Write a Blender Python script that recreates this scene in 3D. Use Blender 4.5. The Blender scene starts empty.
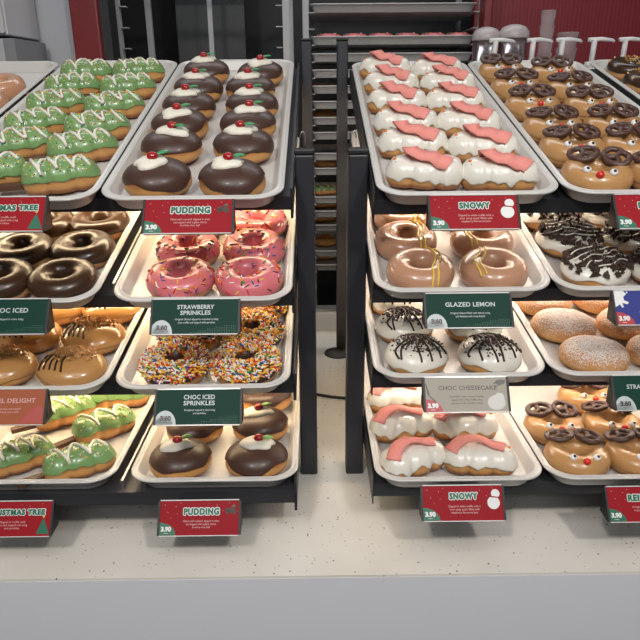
import bpy, math, random
from mathutils import Matrix, Vector, noise
PI = math.pi
rnd = random.Random(7)
S = bpy.context.scene
COL = S.collection

# ------------------------------------------------------------------ camera, light, exposure
cam_d = bpy.data.cameras.new('camera')
cam_d.sensor_width = 36.0
cam_d.lens = 36.0
cam_d.clip_start = 0.02
cam = bpy.data.objects.new('camera', cam_d)
COL.objects.link(cam)
PITCH, ROLL, YAW = 0.35048, -0.00813, 0.00669
fw = Vector((math.sin(YAW) * math.cos(PITCH), math.cos(YAW) * math.cos(PITCH), -math.sin(PITCH)))
rt0 = Vector((math.cos(YAW), -math.sin(YAW), 0))
up0 = rt0.cross(fw)
rt = math.cos(ROLL) * rt0 + math.sin(ROLL) * up0
up = -math.sin(ROLL) * rt0 + math.cos(ROLL) * up0
mc = Matrix((rt, up, -fw)).transposed().to_4x4()
mc.translation = (0, 0, 1.62)
cam.matrix_world = mc
S.camera = cam
S.view_settings.view_transform = 'Standard'
S.view_settings.look = 'None'
S.view_settings.gamma = 1.0
S.view_settings.use_curve_mapping = False
S.view_settings.exposure = -0.10

world = bpy.data.worlds.new('world')
S.world = world
world.use_nodes = True
world.node_tree.nodes['Background'].inputs[0].default_value = (0.9, 0.93, 1.0, 1)
world.node_tree.nodes['Background'].inputs[1].default_value = 0.25


def area(name, loc, target, sx, sy, power, col):
    l = bpy.data.lights.new(name, 'AREA')
    l.shape = 'RECTANGLE'
    l.size, l.size_y = sx, sy
    l.energy = power
    l.color = col
    o = bpy.data.objects.new(name, l)
    COL.objects.link(o)
    o.location = loc
    o.rotation_euler = (Vector(target) - Vector(loc)).to_track_quat('-Z', 'Y').to_euler()
    return o


# ceiling lamps over the customer side and back of house, plus a front fill
area('ceiling_or_fill_lamp', (-0.55, -0.75, 2.85), (-0.15, 0.95, 1.0), 0.16, 0.16, 18, (1.0, 0.95, 0.90))
area('ceiling_or_fill_lamp', (0.75, -0.65, 2.85), (0.35, 0.95, 1.0), 0.16, 0.16, 18, (1.0, 0.95, 0.90))
area('ceiling_or_fill_lamp', (0.0, -0.2, 2.9), (0.0, 0.7, 0.8), 2.2, 0.5, 10, (0.93, 0.96, 1.0))
area('ceiling_or_fill_lamp', (0.0, -1.75, 2.85), (0.0, 0.7, 0.9), 2.4, 0.5, 18, (0.95, 0.97, 1.0))  # fill added behind the camera to brighten the fronts, no lamp seen there
area('ceiling_or_fill_lamp', (0.0, 2.1, 2.9), (0.0, 2.3, 0.0), 2.4, 0.4, 14, (0.93, 0.97, 1.0))


# ------------------------------------------------------------------ materials
def new_mat(name):
    m = bpy.data.materials.new(name)
    m.use_nodes = True
    return m, m.node_tree.nodes, m.node_tree.links, m.node_tree.nodes['Principled BSDF']


def mat(name, col, rough=0.5, metal=0.0, coat=0.0, var=0.0, vscale=60.0, bump=0.0, bscale=200.0, sss=0.0, trans=0.0, spec=0.5):
    m, N, L, b = new_mat(name)
    b.inputs['Base Color'].default_value = (*col, 1)
    b.inputs['Roughness'].default_value = rough
    b.inputs['Metallic'].default_value = metal
    b.inputs['Coat Weight'].default_value = coat
    b.inputs['Coat Roughness'].default_value = 0.12
    b.inputs['Specular IOR Level'].default_value = spec
    b.inputs['Transmission Weight'].default_value = trans
    if sss:
        b.inputs['Subsurface Weight'].default_value = sss
        b.inputs['Subsurface Radius'].default_value = (0.006, 0.003, 0.002)
    tc = N.new('ShaderNodeTexCoord')
    if var:
        n = N.new('ShaderNodeTexNoise')
        n.inputs['Scale'].default_value = vscale
        n.inputs['Detail'].default_value = 4
        r = N.new('ShaderNodeValToRGB')
        r.color_ramp.elements[0].position = 0.3
        r.color_ramp.elements[1].position = 0.7
        r.color_ramp.elements[0].color = (*[c * (1 - var) for c in col], 1)
        r.color_ramp.elements[1].color = (*[min(1, c * (1 + var)) for c in col], 1)
        L.new(tc.outputs['Object'], n.inputs['Vector'])
        L.new(n.outputs['Fac'], r.inputs['Fac'])
        L.new(r.outputs['Color'], b.inputs['Base Color'])
    if bump:
        n2 = N.new('ShaderNodeTexNoise')
        n2.inputs['Scale'].default_value = bscale
        n2.inputs['Detail'].default_value = 3
        bp = N.new('ShaderNodeBump')
        bp.inputs['Strength'].default_value = bump
        bp.inputs['Distance'].default_value = 0.002
        L.new(tc.outputs['Object'], n2.inputs['Vector'])
        L.new(n2.outputs['Fac'], bp.inputs['Height'])
        L.new(bp.outputs['Normal'], b.inputs['Normal'])
    return m


def dough_mat(name, brown, pale, h, band=0.40):
    """fried dough: brown above and below, a pale ring round the waist"""
    m, N, L, b = new_mat(name)
    tc = N.new('ShaderNodeTexCoord')
    sep = N.new('ShaderNodeSeparateXYZ')
    mul = N.new('ShaderNodeMath'); mul.operation = 'MULTIPLY'
    mul.inputs[1].default_value = 1.0 / h
    n = N.new('ShaderNodeTexNoise'); n.inputs['Scale'].default_value = 45; n.inputs['Detail'].default_value = 4
    ma = N.new('ShaderNodeMath'); ma.operation = 'MULTIPLY_ADD'
    ma.inputs[1].default_value = 0.16; ma.inputs[2].default_value = -0.08
    add = N.new('ShaderNodeMath'); add.operation = 'ADD'
    r = N.new('ShaderNodeValToRGB')
    e = r.color_ramp.elements
    e[0].position = 0.0; e[0].color = (*[c * 0.8 for c in brown], 1)
    e[1].position = 1.0; e[1].color = (*brown, 1)
    for p, c in ((band - 0.17, brown), (band - 0.05, pale), (band + 0.08, pale), (band + 0.25, brown)):
        k = e.new(p); k.color = (*c, 1)
    L.new(tc.outputs['Object'], sep.inputs[0])
    L.new(sep.outputs['Z'], mul.inputs[0])
    L.new(tc.outputs['Object'], n.inputs['Vector'])
    L.new(n.outputs['Fac'], ma.inputs[0])
    L.new(mul.outputs[0], add.inputs[0]); L.new(ma.outputs[0], add.inputs[1])
    L.new(add.outputs[0], r.inputs['Fac'])
    L.new(r.outputs['Color'], b.inputs['Base Color'])
    b.inputs['Roughness'].default_value = 0.45
    bp = N.new('ShaderNodeBump'); bp.inputs['Strength'].default_value = 0.25; bp.inputs['Distance'].default_value = 0.001
    n3 = N.new('ShaderNodeTexNoise'); n3.inputs['Scale'].default_value = 260
    L.new(tc.outputs['Object'], n3.inputs['Vector'])
    L.new(n3.outputs['Fac'], bp.inputs['Height'])
    L.new(bp.outputs['Normal'], b.inputs['Normal'])
    return m


M = {}
M['dough'] = dough_mat('fried_dough', (0.34, 0.125, 0.032), (0.60, 0.31, 0.105), 0.044)
M['dough_low'] = dough_mat('fried_dough_ring', (0.37, 0.145, 0.040), (0.60, 0.33, 0.13), 0.035)
M['dough_glazed'] = dough_mat('glazed_dough', (0.50, 0.24, 0.09), (0.70, 0.42, 0.20), 0.035)
M['choc'] = mat('chocolate_icing', (0.066, 0.031, 0.021), 0.42, coat=0.10)
M['choc_dark'] = mat('chocolate_glaze', (0.044, 0.021, 0.010), 0.28, coat=0.12)
M['drizzle_choc'] = mat('chocolate_drizzle', (0.030, 0.013, 0.008), 0.3)
M['pink'] = mat('strawberry_icing', (0.66, 0.17, 0.19), 0.28, coat=0.3, sss=0.0)
M['cream'] = mat('white_cream', (0.84, 0.79, 0.67), 0.40)
M['white_icing'] = mat('white_icing', (0.78, 0.75, 0.66), 0.25, coat=0.35)
M['cherry'] = mat('glace_cherry', (0.36, 0.012, 0.012), 0.22, coat=0.35)
M['leaf'] = mat('green_chocolate_leaf', (0.05, 0.30, 0.11), 0.35)
M['leaf_pale'] = mat('pale_green_leaf', (0.22, 0.42, 0.14), 0.4)
M['green'] = mat('green_icing', (0.195, 0.345, 0.130), 0.28, coat=0.35, var=0.12, vscale=30)
M['trunk'] = mat('chocolate_stick', (0.095, 0.040, 0.020), 0.45)
M['strap'] = mat('sour_strap', (0.84, 0.30, 0.255), 0.7, var=0.18, vscale=900, bump=0.4, bscale=1200)
M['orange'] = mat('orange_sweet', (0.80, 0.22, 0.01), 0.3)
M['black'] = mat('black_sweet', (0.012, 0.010, 0.010), 0.3)
M['caramel'] = mat('caramel_icing', (0.47, 0.245, 0.085), 0.22, coat=0.4)
M['caramel_pale'] = mat('pale_caramel_icing', (0.50, 0.27, 0.105), 0.28, coat=0.3)
M['crumb'] = mat('biscuit_crumb', (0.44, 0.22, 0.075), 0.8, var=0.4, vscale=300)
M['nut'] = mat('chopped_nut', (0.58, 0.34, 0.13), 0.7, var=0.3, vscale=300)
M['cookie'] = mat('dark_cookie', (0.055, 0.030, 0.021), 0.75, var=0.35, vscale=300, bump=0.4, bscale=500)
M['lemon'] = mat('lemon_drizzle', (0.86, 0.60, 0.07), 0.3)
M['glaze'] = mat('sugar_glaze', (0.50, 0.27, 0.165), 0.24, coat=0.45)
M['glaze_plain'] = mat('clear_sugar_glaze', (0.54, 0.28, 0.16), 0.22, coat=0.5)
M['red_nose'] = mat('red_sweet', (0.66, 0.030, 0.015), 0.25, coat=0.3)
M['eye'] = mat('sugar_eye_white', (0.86, 0.85, 0.82), 0.5)
M['pretzel'] = mat('chocolate_pretzel', (0.085, 0.040, 0.028), 0.38, bump=0.3, bscale=300)
for k, c in (('sp_red', (0.62, 0.035, 0.02)), ('sp_orange', (0.85, 0.27, 0.03)), ('sp_yellow', (0.85, 0.58, 0.06)),
             ('sp_white', (0.85, 0.82, 0.76)), ('sp_blue', (0.03, 0.10, 0.38)), ('sp_green', (0.04, 0.25, 0.07)),
             ('sp_brown', (0.09, 0.035, 0.02))):
    M[k] = mat('sprinkle_' + k[3:], c, 0.35)


def powder_mat():
    m, N, L, b = new_mat('powdered_dough')
    tc = N.new('ShaderNodeTexCoord'); sep = N.new('ShaderNodeSeparateXYZ')
    n = N.new('ShaderNodeTexNoise'); n.inputs['Scale'].default_value = 520; n.inputs['Detail'].default_value = 5
    n2 = N.new('ShaderNodeTexNoise'); n2.inputs['Scale'].default_value = 45; n2.inputs['Detail'].default_value = 3
    mr = N.new('ShaderNodeMapRange')
    mr.inputs['From Min'].default_value = 0.014; mr.inputs['From Max'].default_value = 0.044
    mr.inputs['To Min'].default_value = -0.55; mr.inputs['To Max'].default_value = 0.16
    a = N.new('ShaderNodeMath'); a.operation = 'ADD'
    a2 = N.new('ShaderNodeMath'); a2.operation = 'MULTIPLY_ADD'; a2.inputs[1].default_value = 0.5
    st = N.new('ShaderNodeValToRGB')
    st.color_ramp.elements[0].position = 0.50; st.color_ramp.elements[0].color = (0, 0, 0, 1)
    st.color_ramp.elements[1].position = 0.84; st.color_ramp.elements[1].color = (1, 1, 1, 1)
    dz = N.new('ShaderNodeValToRGB')
    e = dz.color_ramp.elements
    e[0].position = 0.0; e[0].color = (0.42, 0.17, 0.05, 1)
    e[1].position = 1.0; e[1].color = (0.42, 0.18, 0.065, 1)
    k = e.new(0.36); k.color = (0.66, 0.36, 0.13, 1)
    k = e.new(0.5); k.color = (0.56, 0.27, 0.09, 1)
    mu = N.new('ShaderNodeMath'); mu.operation = 'MULTIPLY'; mu.inputs[1].default_value = 1 / 0.044
    mx = N.new('ShaderNodeMix'); mx.data_type = 'RGBA'
    L.new(tc.outputs['Object'], sep.inputs[0]); L.new(tc.outputs['Object'], n.inputs['Vector']); L.new(tc.outputs['Object'], n2.inputs['Vector'])
    L.new(sep.outputs['Z'], mr.inputs['Value']); L.new(sep.outputs['Z'], mu.inputs[0]); L.new(mu.outputs[0], dz.inputs['Fac'])
    am = N.new('ShaderNodeMath'); am.operation = 'MULTIPLY_ADD'; am.inputs[1].default_value = 2.6; am.inputs[2].default_value = -0.80
    L.new(n.outputs['Fac'], am.inputs[0]); L.new(am.outputs[0], a.inputs[0]); L.new(mr.outputs[0], a.inputs[1])
    L.new(n2.outputs['Fac'], a2.inputs[0]); L.new(a.outputs[0], a2.inputs[2])
    L.new(a2.outputs[0], st.inputs['Fac'])
    L.new(st.outputs['Color'], mx.inputs[0])
    L.new(dz.outputs['Color'], mx.inputs[6]); mx.inputs[7].default_value = (0.66, 0.62, 0.59, 1)
    L.new(mx.outputs[2], b.inputs['Base Color'])
    b.inputs['Roughness'].default_value = 0.75
    return m


M['powder'] = powder_mat()
M['tray'] = mat('tray_enamel', (0.60, 0.58, 0.55), 0.30, metal=0.0, spec=0.6, coat=0.15)
M['pan'] = mat('aluminium_pan', (0.46, 0.46, 0.46), 0.5)
M['shelf'] = mat('charcoal_metal', (0.030, 0.031, 0.035), 0.38, spec=0.5)
M['post'] = mat('charcoal_post', (0.024, 0.025, 0.031), 0.42)
M['steel'] = mat('brushed_steel', (0.55, 0.55, 0.56), 0.3, metal=1.0)
M['rackmetal'] = mat('rack_aluminium', (0.40, 0.41, 0.42), 0.5)
M['dark'] = mat('dark_panel', (0.014, 0.016, 0.018), 0.6)
M['darkgreen'] = mat('dark_green_grey_panel', (0.030, 0.038, 0.040), 0.5)
M['redpost'] = mat('red_paint', (0.17, 0.014, 0.018), 0.4)
M['greywall'] = mat('grey_panel', (0.42, 0.45, 0.49), 0.5)
M['whitepanel'] = mat('white_panel', (0.52, 0.53, 0.55), 0.5)
M['offwhite'] = mat('white_plastic', (0.70, 0.70, 0.70), 0.4)
M['front'] = mat('blue_grey_laminate', (0.74, 0.75, 0.79), 0.35)
M['ceil'] = mat('ceiling_paint', (0.6, 0.6, 0.6), 0.8)
M['floor'] = mat('grey_floor_tile', (0.12, 0.12, 0.125), 0.5, var=0.2, vscale=3)
M['wallpaint'] = mat('grey_wall_paint', (0.22, 0.23, 0.25), 0.7)
M['rubber'] = mat('black_rubber', (0.01, 0.01, 0.01), 0.5)


def clear_plastic():
    m, N, L, b = new_mat('clear_plastic')
    b.inputs['Base Color'].default_value = (0.92, 0.94, 0.95, 1)
    b.inputs['Roughness'].default_value = 0.12
    b.inputs['Transmission Weight'].default_value = 0.85
    b.inputs['IOR'].default_value = 1.25
    return m


M['clear'] = clear_plastic()


def counter_mat():
    m, N, L, b = new_mat('speckled_quartz')
    tc = N.new('ShaderNodeTexCoord')
    base = N.new('ShaderNodeTexNoise'); base.inputs['Scale'].default_value = 9; base.inputs['Detail'].default_value = 5
    br = N.new('ShaderNodeValToRGB')
    br.color_ramp.elements[0].position = 0.3; br.color_ramp.elements[0].color = (0.76, 0.72, 0.64, 1)
    br.color_ramp.elements[1].position = 0.7; br.color_ramp.elements[1].color = (0.84, 0.80, 0.725, 1)
    L.new(tc.outputs['Object'], base.inputs['Vector']); L.new(base.outputs['Fac'], br.inputs['Fac'])
    prev = br.outputs['Color']
    for sc, thr, col in ((95, 0.13, (0.10, 0.09, 0.08)), (60, 0.09, (0.05, 0.045, 0.04)), (170, 0.20, (0.40, 0.36, 0.30)), (120, 0.16, (0.80, 0.78, 0.73))):
        v = N.new('ShaderNodeTexVoronoi'); v.inputs['Scale'].default_value = sc
        L.new(tc.outputs['Object'], v.inputs['Vector'])
        sepc = N.new('ShaderNodeSeparateColor'); L.new(v.outputs['Color'], sepc.inputs[0])
        lt = N.new('ShaderNodeMath'); lt.operation = 'LESS_THAN'; lt.inputs[1].default_value = thr
        L.new(v.outputs['Distance'], lt.inputs[0])
        pick = N.new('ShaderNodeMath'); pick.operation = 'LESS_THAN'; pick.inputs[1].default_value = 0.14
        L.new(sepc.outputs[0], pick.inputs[0])
        mu = N.new('ShaderNodeMath'); mu.operation = 'MULTIPLY'
        L.new(lt.outputs[0], mu.inputs[0]); L.new(pick.outputs[0], mu.inputs[1])
        mx = N.new('ShaderNodeMix'); mx.data_type = 'RGBA'
        L.new(mu.outputs[0], mx.inputs[0]); L.new(prev, mx.inputs[6]); mx.inputs[7].default_value = (*col, 1)
        prev = mx.outputs[2]
    L.new(prev, b.inputs['Base Color'])
    b.inputs['Roughness'].default_value = 0.28
    return m


M['counter'] = counter_mat()


def red_wall_mat():
    m, N, L, b = new_mat('red_grained_panel')
    tc = N.new('ShaderNodeTexCoord')
    mp = N.new('ShaderNodeMapping'); mp.inputs['Scale'].default_value = (14, 14, 1.6)
    w = N.new('ShaderNodeTexWave'); w.inputs['Scale'].default_value = 1.5; w.inputs['Distortion'].default_value = 5; w.inputs['Detail'].default_value = 2
    r = N.new('ShaderNodeValToRGB')
    r.color_ramp.elements[0].color = (0.155, 0.010, 0.016, 1); r.color_ramp.elements[1].color = (0.235, 0.018, 0.026, 1)
    L.new(tc.outputs['Object'], mp.inputs['Vector']); L.new(mp.outputs[0], w.inputs['Vector'])
    L.new(w.outputs['Fac'], r.inputs['Fac']); L.new(r.outputs['Color'], b.inputs['Base Color'])
    b.inputs['Roughness'].default_value = 0.5
    return m


M['redwall'] = red_wall_mat()


# ------------------------------------------------------------------ mesh helpers
class MB:
    def __init__(self):
        self.v, self.f, self.mi = [], [], []

    def add(self, vs, fs, mi=0):
        o = len(self.v)
        self.v += [tuple(p) for p in vs]
        self.f += [tuple(o + i for i in f) for f in fs]
        self.mi += [mi] * len(fs)

    def box(self, x0, x1, y0, y1, z0, z1, mi=0, mtx=None):
        vs = [Vector((x, y, z)) for z in (z0, z1) for y in (y0, y1) for x in (x0, x1)]
        if mtx is not None:
            vs = [mtx @ p for p in vs]
        self.add(vs, [(0, 2, 3, 1), (4, 5, 7, 6), (0, 1, 5, 4), (2, 6, 7, 3), (0, 4, 6, 2), (1, 3, 7, 5)], mi)

    def grid(self, rows, close_u=True, mi=0, cap0=False, cap1=False):
        n = len(rows[0])
        vs = [p for r in rows for p in r]
        fs = []
        for i in range(len(rows) - 1):
            for j in range(n if close_u else n - 1):
                k = (j + 1) % n
                fs.append((i * n + j, i * n + k, (i + 1) * n + k, (i + 1) * n + j))
        if cap0:
            fs.append(tuple(reversed(range(n))))
        if cap1:
            fs.append(tuple((len(rows) - 1) * n + j for j in range(n)))
        self.add(vs, fs, mi)

    def tube(self, pts, r, n=8, mi=0, closed=False, flat=1.0):
        pts = [Vector(p) for p in pts]
        rr = r if isinstance(r, (list, tuple)) else [r] * len(pts)
        rows = []
        upv = None
        m = len(pts)
        for i, p in enumerate(pts):
            a = pts[(i - 1) % m] if (closed or i > 0) else p
            b = pts[(i + 1) % m] if (closed or i < m - 1) else p
            t = (b - a).normalized() if (b - a).length > 1e-9 else Vector((0, 0, 1))
            if upv is None:
                upv = Vector((0, 0, 1)) if abs(t.z) < 0.9 else Vector((1, 0, 0))
            s = t.cross(upv)
            if s.length < 1e-6:
                s = t.orthogonal()
            s.normalize()
            u = s.cross(t).normalized()
            upv = u
            rows.append([p + rr[i] * (math.cos(2 * PI * k / n) * s + flat * math.sin(2 * PI * k / n) * u) for k in range(n)])
        if closed:
            rows.append(rows[0])
            self.grid(rows, True, mi)
        else:
            self.grid(rows, True, mi, True, True)

    def ball(self, c, rx, ry=None, rz=None, nu=12, nv=8, mi=0, mtx=None):
        ry = ry or rx; rz = rz or rx
        rows = []
        for i in range(nv + 1):
            a = -PI / 2 + PI * i / nv
            ca = max(math.cos(a), 0.02)
            row = [Vector((rx * ca * math.cos(2 * PI * j / nu), ry * ca * math.sin(2 * PI * j / nu), rz * math.sin(a))) for j in range(nu)]
            if mtx is not None:
                row = [mtx @ p for p in row]
            rows.append([p + Vector(c) for p in row])
        self.grid(rows, True, mi, True, True)

    def cyl(self, c0, c1, r0, r1=None, n=20, mi=0):
        self.tube([c0, c1], [r0, r1 if r1 is not None else r0], n, mi)

    def mesh(self, name, mats, smooth=True, bevel=0.0):
        me = bpy.data.meshes.new(name)
        me.from_pydata(self.v, [], self.f)
        for m_ in mats if isinstance(mats, (list, tuple)) else [mats]:
            me.materials.append(m_)
        me.polygons.foreach_set('material_index', self.mi)
        if smooth:
            me.polygons.foreach_set('use_smooth', [True] * len(me.polygons))
        me.update()
        return me

    def build(self, name, mats, parent=None, smooth=True, bevel=0.0):
        o = bpy.data.objects.new(name, self.mesh(name, mats, smooth))
        COL.objects.link(o)
        if parent is not None:
            o.parent = parent
        if bevel:
            bv = o.modifiers.new('bevel', 'BEVEL')
            bv.width = bevel; bv.segments = 2; bv.limit_method = 'ANGLE'
        return o


def empty(name, mtx=None):
    o = bpy.data.objects.new(name, None)
    o.empty_display_size = 0.02
    COL.objects.link(o)
    if mtx is not None:
        o.matrix_world = mtx
    return o


def tag(o, label, cat, group=None, kind=None):
    o['label'] = label
    o['category'] = cat
    if group:
        o['group'] = group
    if kind:
        o['kind'] = kind
    return o


def struct(o):
    o['kind'] = 'structure'
    return o


def dup(root):
    c = root.copy()
    COL.objects.link(c)
    for ch in list(root.children):
        d = dup(ch)
        d.parent = c
        d.matrix_parent_inverse = ch.matrix_parent_inverse.copy()
    return c


def sbox(name, m, x0, x1, y0, y1, z0, z1, bevel=0.0):
    b = MB(); b.box(x0, x1, y0, y1, z0, z1)
    return struct(b.build(name, m, None, False, bevel))


# ------------------------------------------------------------------ the room
CZ = 0.955           # counter top height
sbox('floor', M['floor'], -2.6, 2.6, -2.2, 3.7, -0.05, 0.0)
sbox('ceiling', M['ceil'], -2.6, 2.6, -2.2, 3.7, 3.0, 3.05)
sbox('wall_back', M['dark'], -2.6, 2.6, 3.6, 3.7, 0.0, 3.0)
sbox('wall_left', M['wallpaint'], -2.7, -2.6, -2.2, 3.7, 0.0, 3.0)
sbox('wall_right', M['wallpaint'], 2.6, 2.7, -2.2, 3.7, 0.0, 3.0)
sbox('wall_front', M['wallpaint'], -2.6, 2.6, -2.3, -2.2, 0.0, 3.0)
sbox('wall_partition_left', M['greywall'], -2.0, -0.735, 2.22, 2.27, 0.0, 3.0)
sbox('trim_1', M['wallpaint'], -0.982, -0.973, 2.212, 2.22, 0.0, 3.0)
sbox('trim_2', M['redpost'], -0.735, -0.650, 2.14, 2.22, 0.0, 3.0, 0.006)
sbox('trim_3', M['dark'], -0.650, -0.622, 2.16, 2.24, 0.0, 3.0)
sbox('wall_partition_right', M['redwall'], 0.63, 2.0, 2.75, 2.80, 0.0, 3.0)
sbox('trim_4', M['redpost'], 0.580, 0.607, 2.38, 2.46, 0.0, 3.0, 0.005)
sbox('trim_5', M['dark'], 0.63, 2.0, 2.70, 2.749, 2.07, 3.0)
sbox('wall_divider', M['darkgreen'], -0.60, -0.30, 3.10, 3.14, 0.0, 3.0)

# counter
ct = empty('serving_counter', Matrix.Translation((0, 1.2, 0)))
tag(ct, 'long white speckled quartz counter under the doughnut racks with blue-grey front', 'counter')


def part_box(name, m, parent, x0, x1, y0, y1, z0, z1, bevel=0.0):
    b = MB(); p = parent.matrix_world.translation
    b.box(x0 - p.x, x1 - p.x, y0 - p.y, y1 - p.y, z0 - p.z, z1 - p.z)
    return b.build(name, m, parent, False, bevel)


part_box('worktop', M['counter'], ct, -1.6, 1.6, 0.7425, 1.728, CZ - 0.004, CZ)
part_box('front_panel', M['front'], ct, -1.6, 1.6, 0.742, 0.765, 0.0, CZ - 0.0042)
part_box('upstand', M['whitepanel'], ct, -1.6, 1.6, 1.728, 1.748, 0.60, CZ + 0.058, 0.001)
part_box('rear_rail', M['steel'], ct, -1.6, 1.6, 1.728, 1.764, CZ + 0.0585, CZ + 0.066)
part_box('side_panel', M['front'], ct, -1.6, -1.58, 0.765, 1.728, 0.0, CZ - 0.0042)
part_box('side_panel', M['front'], ct, 1.58, 1.6, 0.765, 1.728, 0.0, CZ - 0.0042)
g = MB()
g.tube([(0.058 + 0.034 * math.cos(a), 1.56 + 0.034 * math.sin(a), CZ + 0.001) for a in [2 * PI * k / 32 for k in range(32)]], 0.003, 8, closed=True)
go = g.build('cable_grommet', M['shelf'])
tag(go, 'dark round cable hole ring in the counter between the racks', 'cable hole')
g = MB(); g.cyl((0.058, 1.56, CZ + 0.0003), (0.058, 1.56, CZ + 0.0012), 0.032, n=32)
hole = g.build('hole_cap', mat('brown_grey_cap', (0.10, 0.09, 0.08), 0.5), go)
cb = MB()
pts = []
for k in range(21):
    t = k / 20
    pts.append((-0.10 + 0.30 * t, 1.46 - 0.26 * math.sin(PI * (0.10 + 0.46 * t)) + 0.12 * t, CZ + 0.004))
cb.tube(pts, 0.0035, 8)
tag(cb.build('power_cable', M['rubber']), 'black power cable lying on the counter behind the posts', 'cable')

# ------------------------------------------------------------------ display racks: trays, shelves, posts
W, D = 0.255, 0.72
# key: x centre, front y, front z of the rim plane, tilt
TR = {
    'L1': (-0.1701, 0.8707, 1.4790, 0.2803), 'L2': (-0.1606, 0.8419, 1.3435, 0.2435), 'L3': (-0.1655, 0.8176, 1.2215, 0.1500), 'L4': (-0.1570, 0.8076, 1.0745, -0.0142),
    'R1': (0.2131, 0.8691, 1.4819, 0.2672), 'R2': (0.2105, 0.8504, 1.3507, 0.2487), 'R3': (0.2112, 0.8329, 1.2276, 0.1456), 'R4': (0.2138, 0.8010, 1.0749, -0.0106),
    'M1': (-0.4284, 0.8707, 1.4790, 0.2803), 'M2': (-0.4354, 0.8419, 1.3435, 0.2435), 'M3': (-0.4277, 0.8176, 1.2215, 0.1500), 'M4': (-0.4325, 0.8076, 1.0745, -0.0142),
    'S1': (0.4715, 0.8691, 1.4819, 0.2672), 'S2': (0.4665, 0.8504, 1.3507, 0.2487), 'S3': (0.4695, 0.8329, 1.2276, 0.1456), 'S4': (0.4715, 0.8010, 1.0749, -0.0106),
    'K1': (-0.6925, 0.8707, 1.4790, 0.2803), 'T1': (0.7450, 0.8691, 1.4819, 0.2672),
}
YAWS = {'S1': 0.0}
FLOOR = -0.0205


def tmat(k):
    x, y, z, t = TR[k]
    return Matrix.Translation((x, y, z)) @ Matrix.Rotation(t, 4, 'X') @ Matrix.Rotation(YAWS.get(k, 0), 4, 'Z')


def rrect(w, d, r, z, inset, n=8):
    x0, x1, y0, y1 = -w / 2 + inset, w / 2 - inset, inset, d - inset
    r = max(r - inset * 0.6, 0.004)
    out = []
    for cx, cy, a0 in ((x1 - r, y0 + r, -PI / 2), (x1 - r, y1 - r, 0), (x0 + r, y1 - r, PI / 2), (x0 + r, y0 + r, PI)):
        for k in range(n + 1):
            a = a0 + PI / 2 * k / n
            out.append(Vector((cx + r * math.cos(a), cy + r * math.sin(a), z)))
    return out


def tray_mesh(w, d, r, m):
    b = MB()
    prof = [(0.0200, -0.0240), (0.0172, -0.0236), (0.0158, -0.022), (0.0085, -0.0045), (0.0015, -0.0040), (0.0, -0.0025), (0.0, -0.0008), (0.0016, 0.0),
            (0.0034, 0.0), (0.0046, -0.0013), (0.0062, -0.0013), (0.0074, 0.0), (0.0094, -0.0002), (0.0110, -0.0018),
            (0.0172, -0.0185), (0.0190, -0.0202), (0.0225, FLOOR)]
    b.grid([rrect(w, d, r, z, i) for i, z in prof], True, 0, True, True)
    return b.mesh('serving_tray', m)


tray_me = tray_mesh(W, D, 0.040, M['tray'])
TNAME = {'L1': 'top pudding tray', 'L2': 'strawberry sprinkles tray', 'L3': 'choc sprinkles tray', 'L4': 'bottom pudding tray',
         'M1': 'top christmas tree tray', 'M2': 'choc iced tray', 'M3': 'caramel delight tray', 'M4': 'bottom christmas tree tray',
         'R1': 'top snowy tray', 'R2': 'glazed lemon tray', 'R3': 'choc cheesecake tray', 'R4': 'bottom snowy tray',
         'S1': 'top reindeer tray', 'S2': 'cookie crumb tray', 'S3': 'sugar dusted tray', 'S4': 'bottom reindeer tray',
         'K1': 'glazed ring tray', 'T1': 'choc nut tray'}
TDESC = {
    'L1': 'white rimmed tray of chocolate pudding doughnuts with cherries on the top shelf',
    'L2': 'white rimmed tray of pink sprinkled rings on the second shelf',
    'L3': 'white rimmed tray of rings covered in rainbow sprinkles on the third shelf',
    'L4': 'white rimmed tray of chocolate pudding doughnuts with cherries on the bottom shelf',
    'M1': 'white rimmed tray crowded with green tree doughnuts on the top shelf',
    'M2': 'white rimmed tray of plain chocolate iced rings on the second shelf',
    'M3': 'white rimmed tray of caramel doughnuts with crumbs on the third shelf',
    'M4': 'white rimmed tray with a few green tree doughnuts on the bottom shelf',
    'R1': 'white rimmed tray full of white snowmen with pink scarves on the top shelf',
    'R2': 'white rimmed tray of glazed rings with yellow lines on the second shelf',
    'R3': 'white rimmed tray of white doughnuts with dark drizzle on the third shelf',
    'R4': 'white rimmed tray with a few white snowmen on the bottom shelf',
    'S1': 'white rimmed tray full of reindeer rings with pretzels on the top shelf',
    'S2': 'white rimmed tray of dark cookie crumb doughnuts on the second shelf',
    'S3': 'white rimmed tray of sugar dusted doughnuts on the third shelf',
    'S4': 'white rimmed tray with reindeer rings on the bottom shelf',
    'K1': 'white rimmed tray of plain glazed rings on the top shelf beside the trees',
    'T1': 'white rimmed tray of chocolate nut rings on the top shelf beside the reindeer'}
for k in TR:
    o = bpy.data.objects.new('serving_tray', tray_me)
    COL.objects.link(o)
    o.matrix_world = tmat(k)
    tag(o, TDESC[k], 'tray', 'serving trays on the display racks')

SH_F = {'L1': 0.055, 'L2': 0.055, 'L3': 0.050, 'L4': 0.008, 'R1': 0.033, 'R2': 0.042, 'R3': 0.040, 'R4': 0.028}
LED_W = {'L': (1.0, 0.76, 0.47), 'R': (1.0, 0.82, 0.66)}
M['led'] = {}
for u in 'LR':
    m, N, L_, b_ = new_mat('led_diffuser')
    b_.inputs['Base Color'].default_value = (0.8, 0.8, 0.8, 1)
    b_.inputs['Emission Color'].default_value = (*LED_W[u], 1)
    b_.inputs['Emission Strength'].default_value = 6
    M['led'][u] = m


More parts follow.
